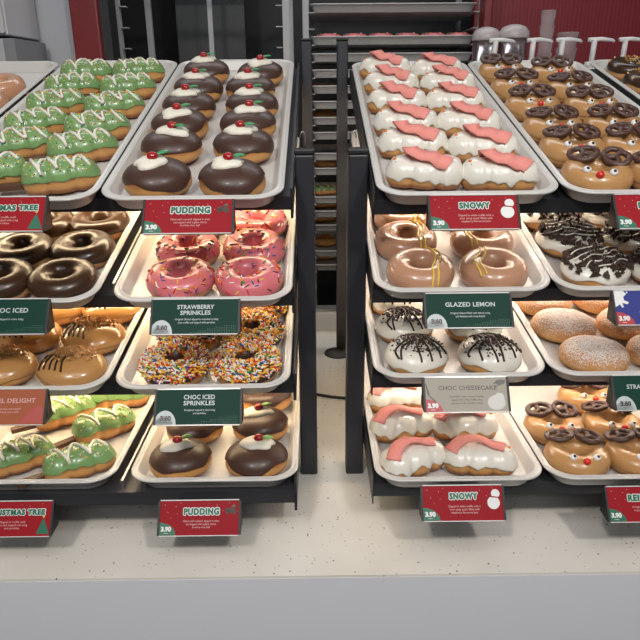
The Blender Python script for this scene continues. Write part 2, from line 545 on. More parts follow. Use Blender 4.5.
def rack(u):
    xin = -0.0315 if u == 'L' else 0.0840      # inner end of the shelves
    sgn = -1 if u == 'L' else 1
    xout = xin + sgn * 0.82
    xa, xb = min(xin, xout), max(xin, xout)
    root = empty('display_rack', Matrix.Translation((xin, 1.0, CZ)))
    tag(root, 'charcoal four-shelf doughnut rack holding the %s trays' % ('pudding and christmas tree' if u == 'L' else 'snowy and reindeer'), 'rack', 'doughnut display racks')
    inv = root.matrix_world.inverted()
    xp = {'L': (-0.030, 0.000), 'R': (0.0515, 0.0825)}[u]
    xr = {'L': (-0.028, -0.003), 'R': (0.0545, 0.0800)}[u]
    far = (xa - 0.032, xa - 0.002) if u == 'L' else (xb + 0.002, xb + 0.032)
    for (x0, x1) in (xp, far):
        b = MB(); b.box(x0, x1, 0.998, 1.035, CZ, 1.522, mtx=inv)
        p = b.build('front_post', M['post'], root, False, 0.003)
        b = MB(); b.box(x0 - 0.001, x1 + 0.001, 0.997, 1.036, 1.5225, 1.530, mtx=inv)
        b.build('post_cap', M['rubber'], p, False, 0.002)
    for (x0, x1) in (xr, far):
        b = MB(); b.box(x0, x1, 1.585, 1.62, CZ, 1.716, mtx=inv)
        p = b.build('rear_post', M['post'], root, False, 0.003)
        b = MB(); b.box(x0 - 0.001, x1 + 0.001, 1.584, 1.621, 1.7165, 1.722, mtx=inv)
        b.build('post_cap', M['rubber'], p, False, 0.002)
    for i in range(4):
        k = u + str(i + 1)
        x, y, z, t = TR[k]
        sm = Matrix.Translation((0, y, z)) @ Matrix.Rotation(t, 4, 'X')
        f = SH_F[k]
        b = MB()
        b.box(xa, xb, f, 0.735, -0.0290, -0.0246, mtx=inv @ sm)
        b.box(xa, xb, f, f + 0.004, -0.0460, -0.0291, mtx=inv @ sm)
        sh = b.build('shelf', M['shelf'], root, False)
        # raised side lips that stand beside the trays and meet the posts
        b = MB()
        xi = (xb - 0.004, xb) if u == 'L' else (xa, xa + 0.0015)
        b.box(xi[0], xi[1], f, 0.735, -0.0245, -0.012, mtx=inv @ sm)
        b.box(xi[0], xi[1], f, 0.735, -0.060, -0.0295, mtx=inv @ sm)
        b.build('side_arm', M['post'], sh, False)
        b = MB()
        xo = (xa, xa + 0.003) if u == 'L' else (xb - 0.003, xb)
        b.box(xo[0], xo[1], f, 0.735, -0.060, -0.0295, mtx=inv @ sm)
        b.build('side_arm', M['post'], sh, False)
        # thin bright divider rails between neighbouring trays
        if i:
            for c in (0.5 * (TR[u + str(i + 1)][0] + TR[('M' if u == 'L' else 'S') + str(i + 1)][0]),):
                if u == 'L':
                    b = MB(); b.box(c - 0.0018, c + 0.0018, f + 0.01, 0.70, -0.0245, -0.010, mtx=inv @ sm)
                    b.build('divider_rail', M['steel'], sh, False)
        if i < 3:
            # LED strip under the shelf lights the tray below
            for v in (0.20, 0.46):
                b = MB(); b.box(xa + 0.02, xb - 0.02, v - 0.008, v + 0.008, -0.0345, -0.0292, mtx=inv @ sm)
                b.build('led_strip', M['led'][u], sh, False)
                l = bpy.data.lights.new('led_light', 'AREA')
                l.shape = 'RECTANGLE'; l.size = 0.78; l.size_y = 0.014
                l.energy = LED_E[i] * (1.0 if u == 'L' else 0.82) * (1.0 if v < 0.3 else 0.8)
                l.color = LED_W[u]
                lo = bpy.data.objects.new('led_light', l)
                COL.objects.link(lo)
                lo.matrix_world = sm @ Matrix.Translation(((xa + xb) / 2, v, -0.0355))
    # little wire hooks at the post tops
    hx = -0.0335 if u == 'L' else 0.0855
    hx = xp[0] + 0.012 if u == 'L' else xp[1] - 0.020
    b = MB()
    b.tube([Vector((hx + 0.004 * math.cos(a) * sgn, 1.045, 1.531 + 0.012 + 0.010 * math.sin(a))) - Vector((xin, 1.0, CZ)) for a in [PI * k / 8 for k in range(9)]]
           + [Vector((hx - 0.004 * sgn, 1.045, 1.50)) - Vector((xin, 1.0, CZ))], 0.0012, 6)
    b.build('wire_hook', M['steel'], root)
    return root


LED_E = (2.2, 2.2, 2.1)
rack('L')
rack('R')

# ------------------------------------------------------------------ doughnut builders
EP = 0.80


def shell_surf(rx, ry, zc, hb, ht):
    def P(phi, th, off=0.0, wob=0.0):
        c = abs(math.cos(phi)) ** EP
        s = abs(math.sin(phi))
        h = (ht if phi >= 0 else hb)
        z = zc + (h + off) * (s ** EP) * (1 if phi >= 0 else -1)
        k = 1 + wob
        return Vector(((rx + off) * c * math.cos(th) * k, (ry + off) * c * math.sin(th) * k, z))

    def top(x, y, off=0.0):
        q = min(1.0, math.hypot(x / (rx + off), y / (ry + off)))
        return zc + (ht + off) * max(0.0, 1 - q ** (2 / EP)) ** (EP / 2)
    return P, top


def shell_body(rx, ry, zc, hb, ht, seed=0, nu=44, nv=22):
    P, top = shell_surf(rx, ry, zc, hb, ht)
    rows = []
    for i in range(nv + 1):
        phi = -PI / 2 + PI * i / nv
        phi = max(-PI / 2 + 0.02, min(PI / 2 - 0.02, phi))
        row = []
        for j in range(nu):
            th = 2 * PI * j / nu
            w = 0.030 * noise.noise(Vector((math.cos(th) * 1.3, math.sin(th) * 1.3, seed * 3.1 + phi * 0.8)))
            row.append(P(phi, th, 0, w))
        rows.append(row)
    b = MB(); b.grid(rows, True, 0, True, True)
    return b


def shell_icing(rx, ry, zc, hb, ht, off, edge, amp, seed=0, nu=60, nv=16):
    P, top = shell_surf(rx, ry, zc, hb, ht)
    rows = [[] for _ in range(nv + 3)]
    for j in range(nu):
        th = 2 * PI * j / nu
        e = edge + amp * noise.noise(Vector((math.cos(th) * 1.6, math.sin(th) * 1.6, 7.7 + seed * 5.3)))
        w = lambda phi: 0.030 * noise.noise(Vector((math.cos(th) * 1.3, math.sin(th) * 1.3, seed * 3.1 + phi * 0.8)))
        rows[0].append(P(e, th, -0.0012, w(e)))
        rows[1].append(P(e + 0.01, th, off * 0.7, w(e)))
        for i in range(nv + 1):
            phi = e + 0.05 + (PI / 2 - 0.02 - e - 0.05) * i / nv
            rows[2 + i].append(P(phi, th, off, w(phi)))
    b = MB(); b.grid(rows, True, 0, False, True)
    return b


RR, RA, RZC, RHB, RHT = 0.0312, 0.0172, 0.0165, 0.0165, 0.0190


def ring_P(psi, th, off=0.0, R=RR, a=RA, zc=RZC, hb=RHB, ht=RHT, wob=0.0):
    c, s = math.cos(psi), math.sin(psi)
    cc = math.copysign(abs(c) ** 0.85, c)
    ss = math.copysign(abs(s) ** 0.85, s)
    h = ht if s >= 0 else hb
    r = R + (a + off) * cc
    r *= 1 + wob
    return Vector((r * math.cos(th), r * math.sin(th), zc + (h + off) * ss))


def ring_body(seed=0, nu=56, nv=24, **kw):
    rows = []
    for i in range(nv + 1):
        psi = 2 * PI * i / nv
        rows.append([ring_P(psi, 2 * PI * j / nu, wob=0.03 * noise.noise(Vector((math.cos(2 * PI * j / nu) * 1.4, math.sin(2 * PI * j / nu) * 1.4, seed * 2.7))), **kw) for j in range(nu)])
    b = MB(); b.grid(rows, True)
    return b


def ring_icing(off, eo, ei, amp, seed=0, nu=72, nv=20, **kw):
    rows = [[] for _ in range(nv + 5)]
    for j in range(nu):
        th = 2 * PI * j / nu
        w = 0.03 * noise.noise(Vector((math.cos(th) * 1.4, math.sin(th) * 1.4, seed * 2.7)))
        o = eo + amp * noise.noise(Vector((math.cos(th) * 2.1, math.sin(th) * 2.1, 3.3 + seed * 4.1)))
        i2 = ei + 0.5 * amp * noise.noise(Vector((math.cos(th) * 2.1, math.sin(th) * 2.1, 9.3 + seed * 4.1)))
        rows[0].append(ring_P(o, th, -0.001, wob=w, **kw))
        rows[1].append(ring_P(o + 0.01, th, off * 0.7, wob=w, **kw))
        for i in range(nv + 1):
            rows[2 + i].append(ring_P(o + 0.06 + (i2 - o - 0.12) * i / nv, th, off, wob=w, **kw))
        rows[nv + 3].append(ring_P(i2 - 0.01, th, off * 0.7, wob=w, **kw))
        rows[nv + 4].append(ring_P(i2, th, -0.001, wob=w, **kw))
    b = MB(); b.grid(rows, True)
    return b


class Finger:
    """a long lobed doughnut lying along x"""

    def __init__(self, L, w, h, lobes, taper, seed=0, zc=0.016, amp=0.09, sizes=None):
        self.L, self.w, self.h, self.lobes, self.taper, self.seed, self.zc, self.amp = L, w, h, lobes, taper, seed, zc, amp
        self.sizes = sizes

    def k(self, s):
        cap = max(0.0, 1 - abs(s) ** 3.2) ** 0.5
        l = 1.04 - 1.7 * self.amp * (1 - abs(math.sin(self.lobes * PI * (s + 1) / 2))) ** 2.2 * (1 if abs(s) < 0.75 else 0.0)
        t = 1 - self.taper * s
        return cap * l * t

    def P(self, s, al, off=0.0):
        k = self.k(s)
        c, n = math.cos(al), math.sin(al)
        cc = math.copysign(abs(c) ** 0.85, c); ss = math.copysign(abs(n) ** 0.85, n)
        hh = self.h * (0.45 + 0.55 * k) if n >= 0 else self.zc
        kk = min(1.0, k * 2.5)
        z = self.zc + (hh * min(1, k * 1.4) + (off if k > 0.05 else 0)) * ss if n >= 0 else self.zc + (hh * min(1.0, k * 1.6) + off) * ss
        return Vector((s * (self.L / 2 + off), (self.w * k + off) * cc, z))

    def top(self, x, y, off=0.0):
        s = max(-0.99, min(0.99, x / (self.L / 2)))
        k = self.k(s)
        w = self.w * k + off
        q = min(1.0, abs(y) / max(w, 1e-4))
        hh = self.h * (0.45 + 0.55 * k) * min(1, k * 1.4)
        return self.zc + (hh + off) * max(0.0, 1 - q ** (2 / 0.85)) ** 0.425

    def body(self, n=28, m=24):
        b = MB()
        rows = [[self.P(max(-0.995, min(0.995, math.sin(PI / 2 * (-1 + 2 * i / n)))), 2 * PI * j / m) for j in range(m)] for i in range(n + 1)]
        b.grid(rows, True, 0, True, True)
        return b

    def icing(self, off, edge, amp, n=34, m=18, drip=1.0):
        b = MB()
        rows = []
        for i in range(n + 1):
            s = 0.985 * math.sin(PI / 2 * (-1 + 2 * i / n))
            e0 = edge + amp * noise.noise(Vector((s * 3.1 * drip, 0.3, self.seed * 3.7)))
            e1 = edge + amp * noise.noise(Vector((s * 3.1 * drip, 5.3, self.seed * 3.7)))
            row = [self.P(s, e0, -0.0012), self.P(s, e0 + 0.03, off * 0.8)]
            for j in range(m + 1):
                row.append(self.P(s, e0 + 0.10 + (PI - e1 - 0.10 - e0 - 0.10) * j / m, off))
            row += [self.P(s, PI - e1 - 0.03, off * 0.8), self.P(s, PI - e1, -0.0012)]
            rows.append(row)
        b.grid(rows, False)
        # close the two ends down to the dough
        for r in (rows[0], rows[-1]):
            c = sum(r, Vector()) / len(r)
            c = Vector((c.x * 0.97, c.y, c.z))
            o = len(b.v)
            b.v += [tuple(p) for p in r] + [tuple(c)]
            for j in range(len(r) - 1):
                b.f.append((o + j, o + j + 1, o + len(r))); b.mi.append(0)
        return b


def smooth_path(pts, n=6):
    pts = [Vector(p) for p in pts]
    out = []
    for i in range(len(pts) - 1):
        p0 = pts[max(0, i - 1)]; p1 = pts[i]; p2 = pts[i + 1]; p3 = pts[min(len(pts) - 1, i + 2)]
        for k in range(n):
            t = k / n
            out.append(0.5 * ((2 * p1) + (-p0 + p2) * t + (2 * p0 - 5 * p1 + 4 * p2 - p3) * t * t + (-p0 + 3 * p1 - 3 * p2 + p3) * t ** 3))
    out.append(pts[-1])
    return out


def on_top(top, xy, lift):
    return [Vector((p.x, p.y, top(p.x, p.y, lift))) for p in smooth_path([(x, y, 0) for x, y in xy])]


def rot_to(d, nrm):
    d = (d - d.dot(nrm) * nrm).normalized()
    return Matrix((d, nrm.cross(d), nrm)).transposed()


def sprinkle(b, p, d, L, r, mi, n=6):
    d = d.normalized()
    b.tube([p - d * L / 2, p - d * (L / 2 - r * 0.6), p + d * (L / 2 - r * 0.6), p + d * L / 2], [r * 0.55, r, r, r * 0.55], n, mi)


SPM = ['sp_red', 'sp_orange', 'sp_yellow', 'sp_white', 'sp_blue', 'sp_green', 'sp_brown']


def chunk(b, p, r, rg, mi=0, flat=0.6):
    m = Matrix.Rotation(rg.uniform(0, 6), 3, Vector((rg.uniform(-1, 1), rg.uniform(-1, 1), rg.uniform(-1, 1))).normalized())
    vs = []
    for x, y, z in ((1, 1, 1), (1, -1, -1), (-1, 1, -1), (-1, -1, 1), (1.2, 0, 0), (-1.2, 0, 0), (0, 1.2, 0), (0, -1.2, 0), (0, 0, 1.2), (0, 0, -1.2)):
        q = Vector((x * rg.uniform(.55, .9), y * rg.uniform(.55, .9), z * flat * rg.uniform(.6, .9)))
        vs.append(p + m @ (q * r))
    # convex wrapping by hand: connect axis points through the corner points
    c = dict(px=4, nx=5, py=6, ny=7, pz=8, nz=9)
    fs = []
    corners = {(1, 1, 1): 0, (1, -1, -1): 1, (-1, 1, -1): 2, (-1, -1, 1): 3}
    for sx in (1, -1):
        for sy in (1, -1):
            for sz in (1, -1):
                X = c['px' if sx > 0 else 'nx']; Y = c['py' if sy > 0 else 'ny']; Z = c['pz' if sz > 0 else 'nz']
                if (sx, sy, sz) in corners:
                    k = corners[(sx, sy, sz)]
                    fs += [(X, Y, k), (Y, Z, k), (Z, X, k)]
                else:
                    fs.append((X, Y, Z))
    b.add(vs, fs, mi)


# --- prototypes -------------------------------------------------------------
def pudding(seed, leafmat='leaf'):
    rg = random.Random(seed)
    root = empty('pudding_doughnut')
    A = (0.0480, 0.0455, 0.0185, 0.0185, 0.0270)
    shell_body(*A, seed=seed).build('dough', M['dough'], root)
    shell_icing(*A, 0.0014, 0.14, 0.32, seed=seed).build('chocolate_icing', M['choc'], root)
    P, top = shell_surf(*A)
    cx, cy = rg.uniform(-0.006, 0.003), rg.uniform(-0.006, 0.004)
    ang = rg.uniform(-0.3, 0.3)
    rows = []
    nu = 32
    z0 = top(cx, cy)
    for kf, lift in ((1.0, -0.001), (1.03, 0.0016), (0.93, 0.0042), (0.7, 0.0062), (0.35, 0.0070), (0.05, 0.0072)):
        row = []
        for j in range(nu):
            th = 2 * PI * j / nu
            rr = (0.0228 + 0.0080 * noise.noise(Vector((math.cos(th) * 1.5, math.sin(th) * 1.5, seed * 1.9)))) * kf
            x = cx + rr * 1.12 * math.cos(th + ang); y = cy + rr * 0.82 * math.sin(th + ang)
            row.append(Vector((x, y, top(x, y, 0.0014) + lift)))
        rows.append(row)
    b = MB(); b.grid(rows, True, 0, False, True)
    b.build('cream', M['cream'], root)
    zt = top(cx, cy) + 0.0098
    b = MB(); b.ball((cx + 0.002, cy - 0.001, zt + 0.0012), 0.0080, 0.0070, 0.0060, 16, 10)
    b.build('cherry', M['cherry'], root)
    b = MB()
    la = rg.uniform(-0.3, 0.6)
    for i in range(1):
        rowsT, rowsB = [], []
        for q in range(9):
            t = q / 8
            wv = 0.0066 * math.sin(PI * min(1, t * 0.95 + 0.05)) ** 0.7 + 0.0004
            l = 0.005 + 0.021 * t
            cz = zt + 0.001 + 0.003 * math.sin(PI * t * 0.8)
            d = Vector((math.cos(la), math.sin(la), 0)); n = Vector((-d.y, d.x, 0))
            c = Vector((cx, cy, 0)) + d * l
            rowsT.append([c - n * wv + Vector((0, 0, cz)), c + Vector((0, 0, cz + 0.0016)), c + n * wv + Vector((0, 0, cz)), c + Vector((0, 0, cz - 0.0012))])
        b.grid(rowsT, True, 0, True, True)
    b.build('leaf', M[leafmat], root)
    return root


def ring(name, icing_m, eo, ei, amp, seed, dough='dough_low', off=0.0013, ice_name='icing'):
    root = empty(name)
    ring_body(seed).build('dough', M[dough], root)
    ring_icing(off, eo, ei, amp, seed).build(ice_name, M[icing_m], root)
    return root


def ring_sprinkles(root, seed, n, L, r, lo, hi, weights, lift=0.0012, stand=0.25):
    rg = random.Random(seed)
    b = MB()
    for _ in range(n):
        psi = rg.uniform(lo, hi); th = rg.uniform(0, 2 * PI)
        if rg.random() > (RR + RA * math.cos(psi)) / (RR + RA):
            continue
        p = ring_P(psi, th, lift + rg.uniform(0, 0.0014) * (n > 200))
        p2 = ring_P(psi + 0.02, th, lift); p3 = ring_P(psi, th + 0.02, lift)
        nr = (p3 - p).cross(p2 - p).normalized()
        a = rg.uniform(0, 2 * PI)
        t = (p3 - p).normalized()
        d = math.cos(a) * t + math.sin(a) * nr.cross(t) + rg.uniform(-stand, stand) * nr
        sprinkle(b, p, d, L * rg.uniform(.8, 1.1), r, rg.choices(range(7), weights)[0], 5)
    o = b.build('sprinkles', [M[s] for s in SPM], root)
    o['kind'] = 'stuff'


def strawberry(seed):
    root = ring('strawberry_ring_doughnut', 'pink', -0.12, PI + 0.35, 0.35, seed, ice_name='pink_icing')
    ring_sprinkles(root, seed, 110, 0.0078, 0.0010, 0.1, 2.6, (5, 4, 3, 3, 3, 2, 2), lift=0.0019, stand=0.15)
    return root


def rainbow(seed):
    root = ring('sprinkled_chocolate_ring', 'choc', 0.05, PI + 0.3, 0.3, seed, ice_name='chocolate_icing')
    ring_sprinkles(root, seed, 1500, 0.0095, 0.00130, 0.20, 2.35, (4, 5.5, 6.5, 8.5, 1.6, 1.4, 0.1), lift=0.0024, stand=0.12)
    return root


def choc_ring(seed):
    return ring('chocolate_iced_ring', 'choc_dark', -0.02, PI + 0.5, 0.22, seed, ice_name='chocolate_icing', off=0.0015)


def glazed_ring(seed):
    return ring('glazed_ring', 'glaze_plain', -0.9, PI + 0.6, 0.1, seed, 'dough_glazed', ice_name='glaze')


def nut_ring(seed):
    root = ring('chocolate_nut_ring', 'choc_dark', 0.0, PI + 0.4, 0.25, seed, ice_name='chocolate_icing')
    rg = random.Random(seed)
    b = MB()
    for _ in range(90):
        psi = rg.uniform(0.7, 2.4); th = rg.gauss(0.2, 0.75)
        chunk(b, ring_P(psi, th, 0.002 + rg.uniform(0, 0.002)), rg.uniform(0.0014, 0.0032), rg)
    b.build('chopped_nuts', M['nut'], root, False)['kind'] = 'stuff'
    return root


def lemon(seed):
    root = ring('lemon_glazed_ring', 'glaze', -0.95, PI + 0.7, 0.05, seed, 'dough_glazed', ice_name='glaze')
    for dx in (0.019, 0.0265):
        b = MB()
        pts = []
        for k in range(40):
            y = -0.056 + 0.098 * k / 39
            x = dx + 0.003 * math.sin(k * 0.25 + seed) + 0.10 * y - 3.0 * y * y
            r = math.hypot(x, y)
            c = (r - RR) / (RA + 0.0022)
            if abs(c) >= 1:
                if r < RR:
                    z = RZC + 0.004
                elif y < 0:
                    continue
                else:
                    continue
            else:
                z = RZC + (RHT + 0.0022) * max(0, 1 - abs(c) ** (2 / .85)) ** .425
            pts.append(Vector((x, y, z)))
        if pts:
            q = pts[0]
            pts = [Vector((q.x, q.y - 0.001, max(q.z - 0.008, 0.006))), ] + pts
            b.tube(pts, 0.0013, 6)
        b.build('lemon_drizzle', M['lemon'], root)
    return root


def tree(seed):
    rg = random.Random(seed)
    root = empty('tree_doughnut')
    F = Finger(0.108, 0.0275, 0.0285, 3, 0.13, seed, 0.0175, 0.15)
    F.body().build('dough', M['dough'], root)
    F.icing(0.0014, 0.20, 0.22).build('green_icing', M['green'], root)
    b = MB()
    b.box(-0.042, 0.012, -0.0065, 0.0065, -0.004, 0.004, mtx=Matrix.Translation((-0.050, 0.001, 0.0135)) @ Matrix.Rotation(rg.uniform(-.15, .15), 4, 'Z'))
    b.build('chocolate_trunk', M['trunk'], root, False, 0.0008)
    # white zigzag
    xy = []
    n = 44
    per = rg.choice((2.5, 3.0, 3.5)); ph = rg.uniform(0, 2 * PI)
    for i in range(n + 1):
        t = i / n
        x = -0.040 + 0.080 * t + 0.0035 * math.sin(4 * PI * per * t + ph)
        w = F.w * F.k(x / (F.L / 2)) * (0.87 + 0.09 * math.sin(7 * t + ph))
        xy.append((x, w * math.sin(2 * PI * per * t + ph)))
    b = MB(); b.tube([Vector((x, y, F.top(x, y, 0.0026))) for x, y in xy], 0.0024, 7)
    b.build('white_drizzle', M['white_icing'], root)
    b = MB()
    for _ in range(140):
        x = rg.uniform(-0.047, 0.045); w = F.w * F.k(x / (F.L / 2)) * 0.93
        y = rg.uniform(-w, w)
        b.ball((x, y, F.top(x, y, 0.0019)), 0.00110, nu=6, nv=4, mi=rg.choices(range(7), (2, 2, 7, 3, 1, 1, 1))[0])
    b.build('sugar_pearls', [M[s] for s in SPM], root)['kind'] = 'stuff'
    return root


def ribbon(path, width, side, thick):
    b = MB()
    rows = []
    for i, p in enumerate(path):
        w = side[i].normalized() * (width / 2) if isinstance(side, list) else side.normalized() * (width / 2)
        t = path[min(i + 1, len(path) - 1)] - path[max(i - 1, 0)]
        n = w.cross(t).normalized() * (thick / 2)
        rows.append([p - w - n, p + w - n, p + w + n, p - w + n])
    b.grid(rows, True, 0, True, True)
    return b


def snowy(seed, flip=False):
    rg = random.Random(seed)
    root = empty('snowman_doughnut')
    F = Finger(0.110, 0.0280, 0.0265, 3, -0.10, seed, 0.0170, 0.15)
    F.body().build('dough', M['dough'], root)
    F.icing(0.0022, 0.06, 0.42, drip=1.4).build('white_icing', M['white_icing'], root)
    # sour strap scarf: over the neck, then draped along the body
    if flip:
        key = [(0.047, 0.014, 0.002), (0.036, 0.006, 0.004), (0.020, -0.003, 0.010), (0.004, -0.006, 0.007), (-0.014, -0.004, 0.003), (-0.034, 0.004, 0.002)]
    else:
        key = [(-0.014, 0.016, 0.002), (-0.022, 0.007, 0.010), (-0.019, -0.005, 0.014), (-0.007, -0.011, 0.004), (0.008, -0.0135, 0.0065), (0.022, -0.0165, 0.003), (0.034, -0.019, 0.0015)]
    base = smooth_path([(x + rg.uniform(-.002, .002), y + rg.uniform(-.002, .002), l) for x, y, l in key], 6)
    path = [Vector((p.x, p.y, F.top(p.x, p.y, 0.0030) + p.z)) for p in base]
    for _ in range(3):
        path = [path[0]] + [Vector((path[i].x, path[i].y, max(path[i].z * 0.5 + (path[i - 1].z + path[i + 1].z) * 0.25, F.top(path[i].x, path[i].y, 0.003) + 0.001))) for i in range(1, len(path) - 1)] + [path[-1]]
    side = []
    for i in range(len(path)):
        t = path[min(i + 1, len(path) - 1)] - path[max(i - 1, 0)]
        p = base[i]; h_ = 0.009
        nr = Vector((-(F.top(p.x + h_, p.y, 0.003) - F.top(p.x - h_, p.y, 0.003)) / (2 * h_), -(F.top(p.x, p.y + h_, 0.003) - F.top(p.x, p.y - h_, 0.003)) / (2 * h_), 1.0))
        nr.y = max(-1.3, min(1.3, nr.y)); nr.x = max(-0.8, min(0.8, nr.x))
        n_ = nr.cross(t).normalized()
        side.append(n_)
    for _ in range(6):
        side = [side[0]] + [(side[i - 1] + side[i] * 2 + side[i + 1]).normalized() for i in range(1, len(side) - 1)] + [side[-1]]
    ribbon(path, 0.0225, side, 0.0020).build('sour_strap_scarf', M['strap'], root)
    hx = -0.043
    b = MB()
    yn = -0.004
    b.ball((hx, yn, F.top(hx, yn) + 0.0035), 0.0026, 0.0022, 0.0022, 10, 6)
    b.build('orange_nose', M['orange'], root)
    for dy in (0.006, -0.011):
        b = MB(); b.ball((hx - 0.003 + 0.004, dy, F.top(hx + 0.001, dy, 0.0022)), 0.0010, nu=8, nv=5)
        b.build('eye', M['black'], root)
    return root


def caramel(seed):
    rg = random.Random(seed)
    root = empty('caramel_crumb_doughnut')
    A = (0.0500, 0.0430, 0.0180, 0.0180, 0.0230)
    shell_body(*A, seed=seed).build('dough', M['dough'], root)
    shell_icing(*A, 0.0014, 0.0, 0.2, seed=seed).build('caramel_icing', M['caramel'], root)
    P, top = shell_surf(*A)
    b = MB()
    for i in range(5):
        x = -0.038 + 0.0085 * i
        b2 = [(x + 0.001, 0.030 * (1 - 0.1 * i)), (x + 0.001, 0.008), (x - 0.001, -0.012), (x + 0.001 * i, -0.024 - 0.0025 * i)]
        b2 = [(px, py) for px, py in b2 if math.hypot(px / A[0], py / A[1]) < 0.97]
        if len(b2) > 2:
            b.tube(on_top(top, b2, 0.0022), 0.0016, 6)
    b.build('chocolate_drizzle', M['drizzle_choc'], root)
    b = MB()
    for _ in range(260):
        x = rg.gauss(-0.002, 0.015); y = rg.gauss(0.010, 0.009)
        if math.hypot(x / A[0], y / A[1]) > 0.93:
            continue
        chunk(b, Vector((x, y, top(x, y, 0.0025) + rg.uniform(0, 0.0045))), rg.uniform(0.0014, 0.0034), rg, 0, 0.8)
    b.build('crumbs', M['crumb'], root, False)['kind'] = 'stuff'
    return root


def cheesecake(seed):
    rg = random.Random(seed)
    root = empty('cheesecake_doughnut')
    A = (0.0465, 0.0430, 0.0175, 0.0175, 0.0265)
    shell_body(*A, seed=seed).build('dough', M['dough'], root)
    shell_icing(*A, 0.0016, 0.02, 0.25, seed=seed).build('white_icing', M['white_icing'], root)
    P, top = shell_surf(*A)
    b = MB()
    for i in range(6):
        a = -PI / 2 + (i - 2.2) * 0.42 + rg.uniform(-.18, .18)
        x0 = (i - 2.5) * 0.005
        pts = [(x0 * 1.4 + rg.uniform(-.004, .004), 0.020), (x0 * 1.8 + 0.004, 0.004), (x0 * 1.4 + 0.024 * math.cos(a), -0.014), (0.044 * math.cos(a), 0.0405 * math.sin(a))]
        b.tube(on_top(top, pts, 0.0024), [0.0016] * 19, 6)
        if i < 5:
            pts2 = [(x0 * 0.6, 0.012), (x0 - 0.004, 0.024), (x0 * 1.8 + 0.004, 0.034)]
            b.tube(on_top(top, pts2, 0.0024), 0.0015, 6)
    b.build('chocolate_drizzle', M['drizzle_choc'], root)
    b = MB()
    for _ in range(480):
        x = rg.gauss(0.002, 0.016); y = rg.gauss(0.006, 0.016)
        if math.hypot(x / A[0], y / A[1]) > 0.93:
            continue
        chunk(b, Vector((x, y, top(x, y, 0.0022))), rg.uniform(0.0008, 0.0025), rg)
    b.build('chocolate_crumbs', M['cookie'], root, False)['kind'] = 'stuff'
    return root


def cookie(seed):
    rg = random.Random(seed)
    root = empty('cookie_crumb_doughnut')
    A = (0.0500, 0.0430, 0.0180, 0.0180, 0.0230)
    shell_body(*A, seed=seed).build('dough', M['dough'], root)
    shell_icing(*A, 0.0016, 0.0, 0.3, seed=seed).build('white_icing', M['white_icing'], root)
    P, top = shell_surf(*A)
    b = MB()
    for _ in range(330):
        a = rg.uniform(0, 2 * PI); q = math.sqrt(rg.random()) * 0.97
        x, y = A[0] * q * math.cos(a), A[1] * q * math.sin(a)
        if noise.noise(Vector((x * 55 + seed, y * 55, 1.7))) > 0.34:
            continue
        chunk(b, Vector((x, y, top(x, y, 0.003) + rg.uniform(0, 0.002))), rg.uniform(0.0024, 0.0066), rg, 0, 0.7)
    b.build('cookie_pieces', M['cookie'], root, False)['kind'] = 'stuff'
    b = MB()
    for i in range(5):
        y = -0.026 + 0.012 * i
        w = A[0] * math.sqrt(max(0.05, 1 - (y / A[1]) ** 2)) * 0.8
        pts = [(-w + 2 * w * k / 6, y + rg.uniform(-.004, .004) + 0.10 * (-w + 2 * w * k / 6)) for k in range(7)]
        pts = [p for p in pts if math.hypot(p[0] / A[0], p[1] / A[1]) < 0.92]
        if len(pts) > 2:
            b.tube(on_top(top, pts, 0.0065), 0.0011, 6)
    b.build('cream_drizzle', M['white_icing'], root)
    return root


def powdered(seed):
    root = empty('sugar_dusted_doughnut')
    shell_body(0.0510, 0.0425, 0.0180, 0.0180, 0.0240, seed=seed, nu=56, nv=28).build('dough', M['powder'], root)
    return root


def plain(seed):
    root = empty('plain_doughnut')
    shell_body(0.0480, 0.0440, 0.0180, 0.0180, 0.0200, seed=seed).build('dough', M['dough'], root)
    return root


def pretzel_mb():
    b = MB()
    h = []
    for k in range(40):
        t = 2 * PI * k / 40
        r = 1.0 - 0.24 * math.exp(-((t - PI / 2) ** 2) / 0.12)
        h.append(Vector((0.0185 * r * math.cos(t), 0.0150 * r * math.sin(t), 0.0006 * math.sin(5 * t))))
    b.tube(h, 0.0046, 10, closed=True, flat=0.85)
    c = Vector((0, -0.001, 0.0012))
    for e in (Vector((0, 0.0112, 0)), Vector((0.0135, -0.0098, 0)), Vector((-0.0135, -0.0098, 0))):
        mid = (c + e) / 2 + Vector((-(e - c).y, (e - c).x, 0)) * 0.12
        b.tube(smooth_path([c, mid, e], 4), 0.0040, 10, flat=0.85)
    return b


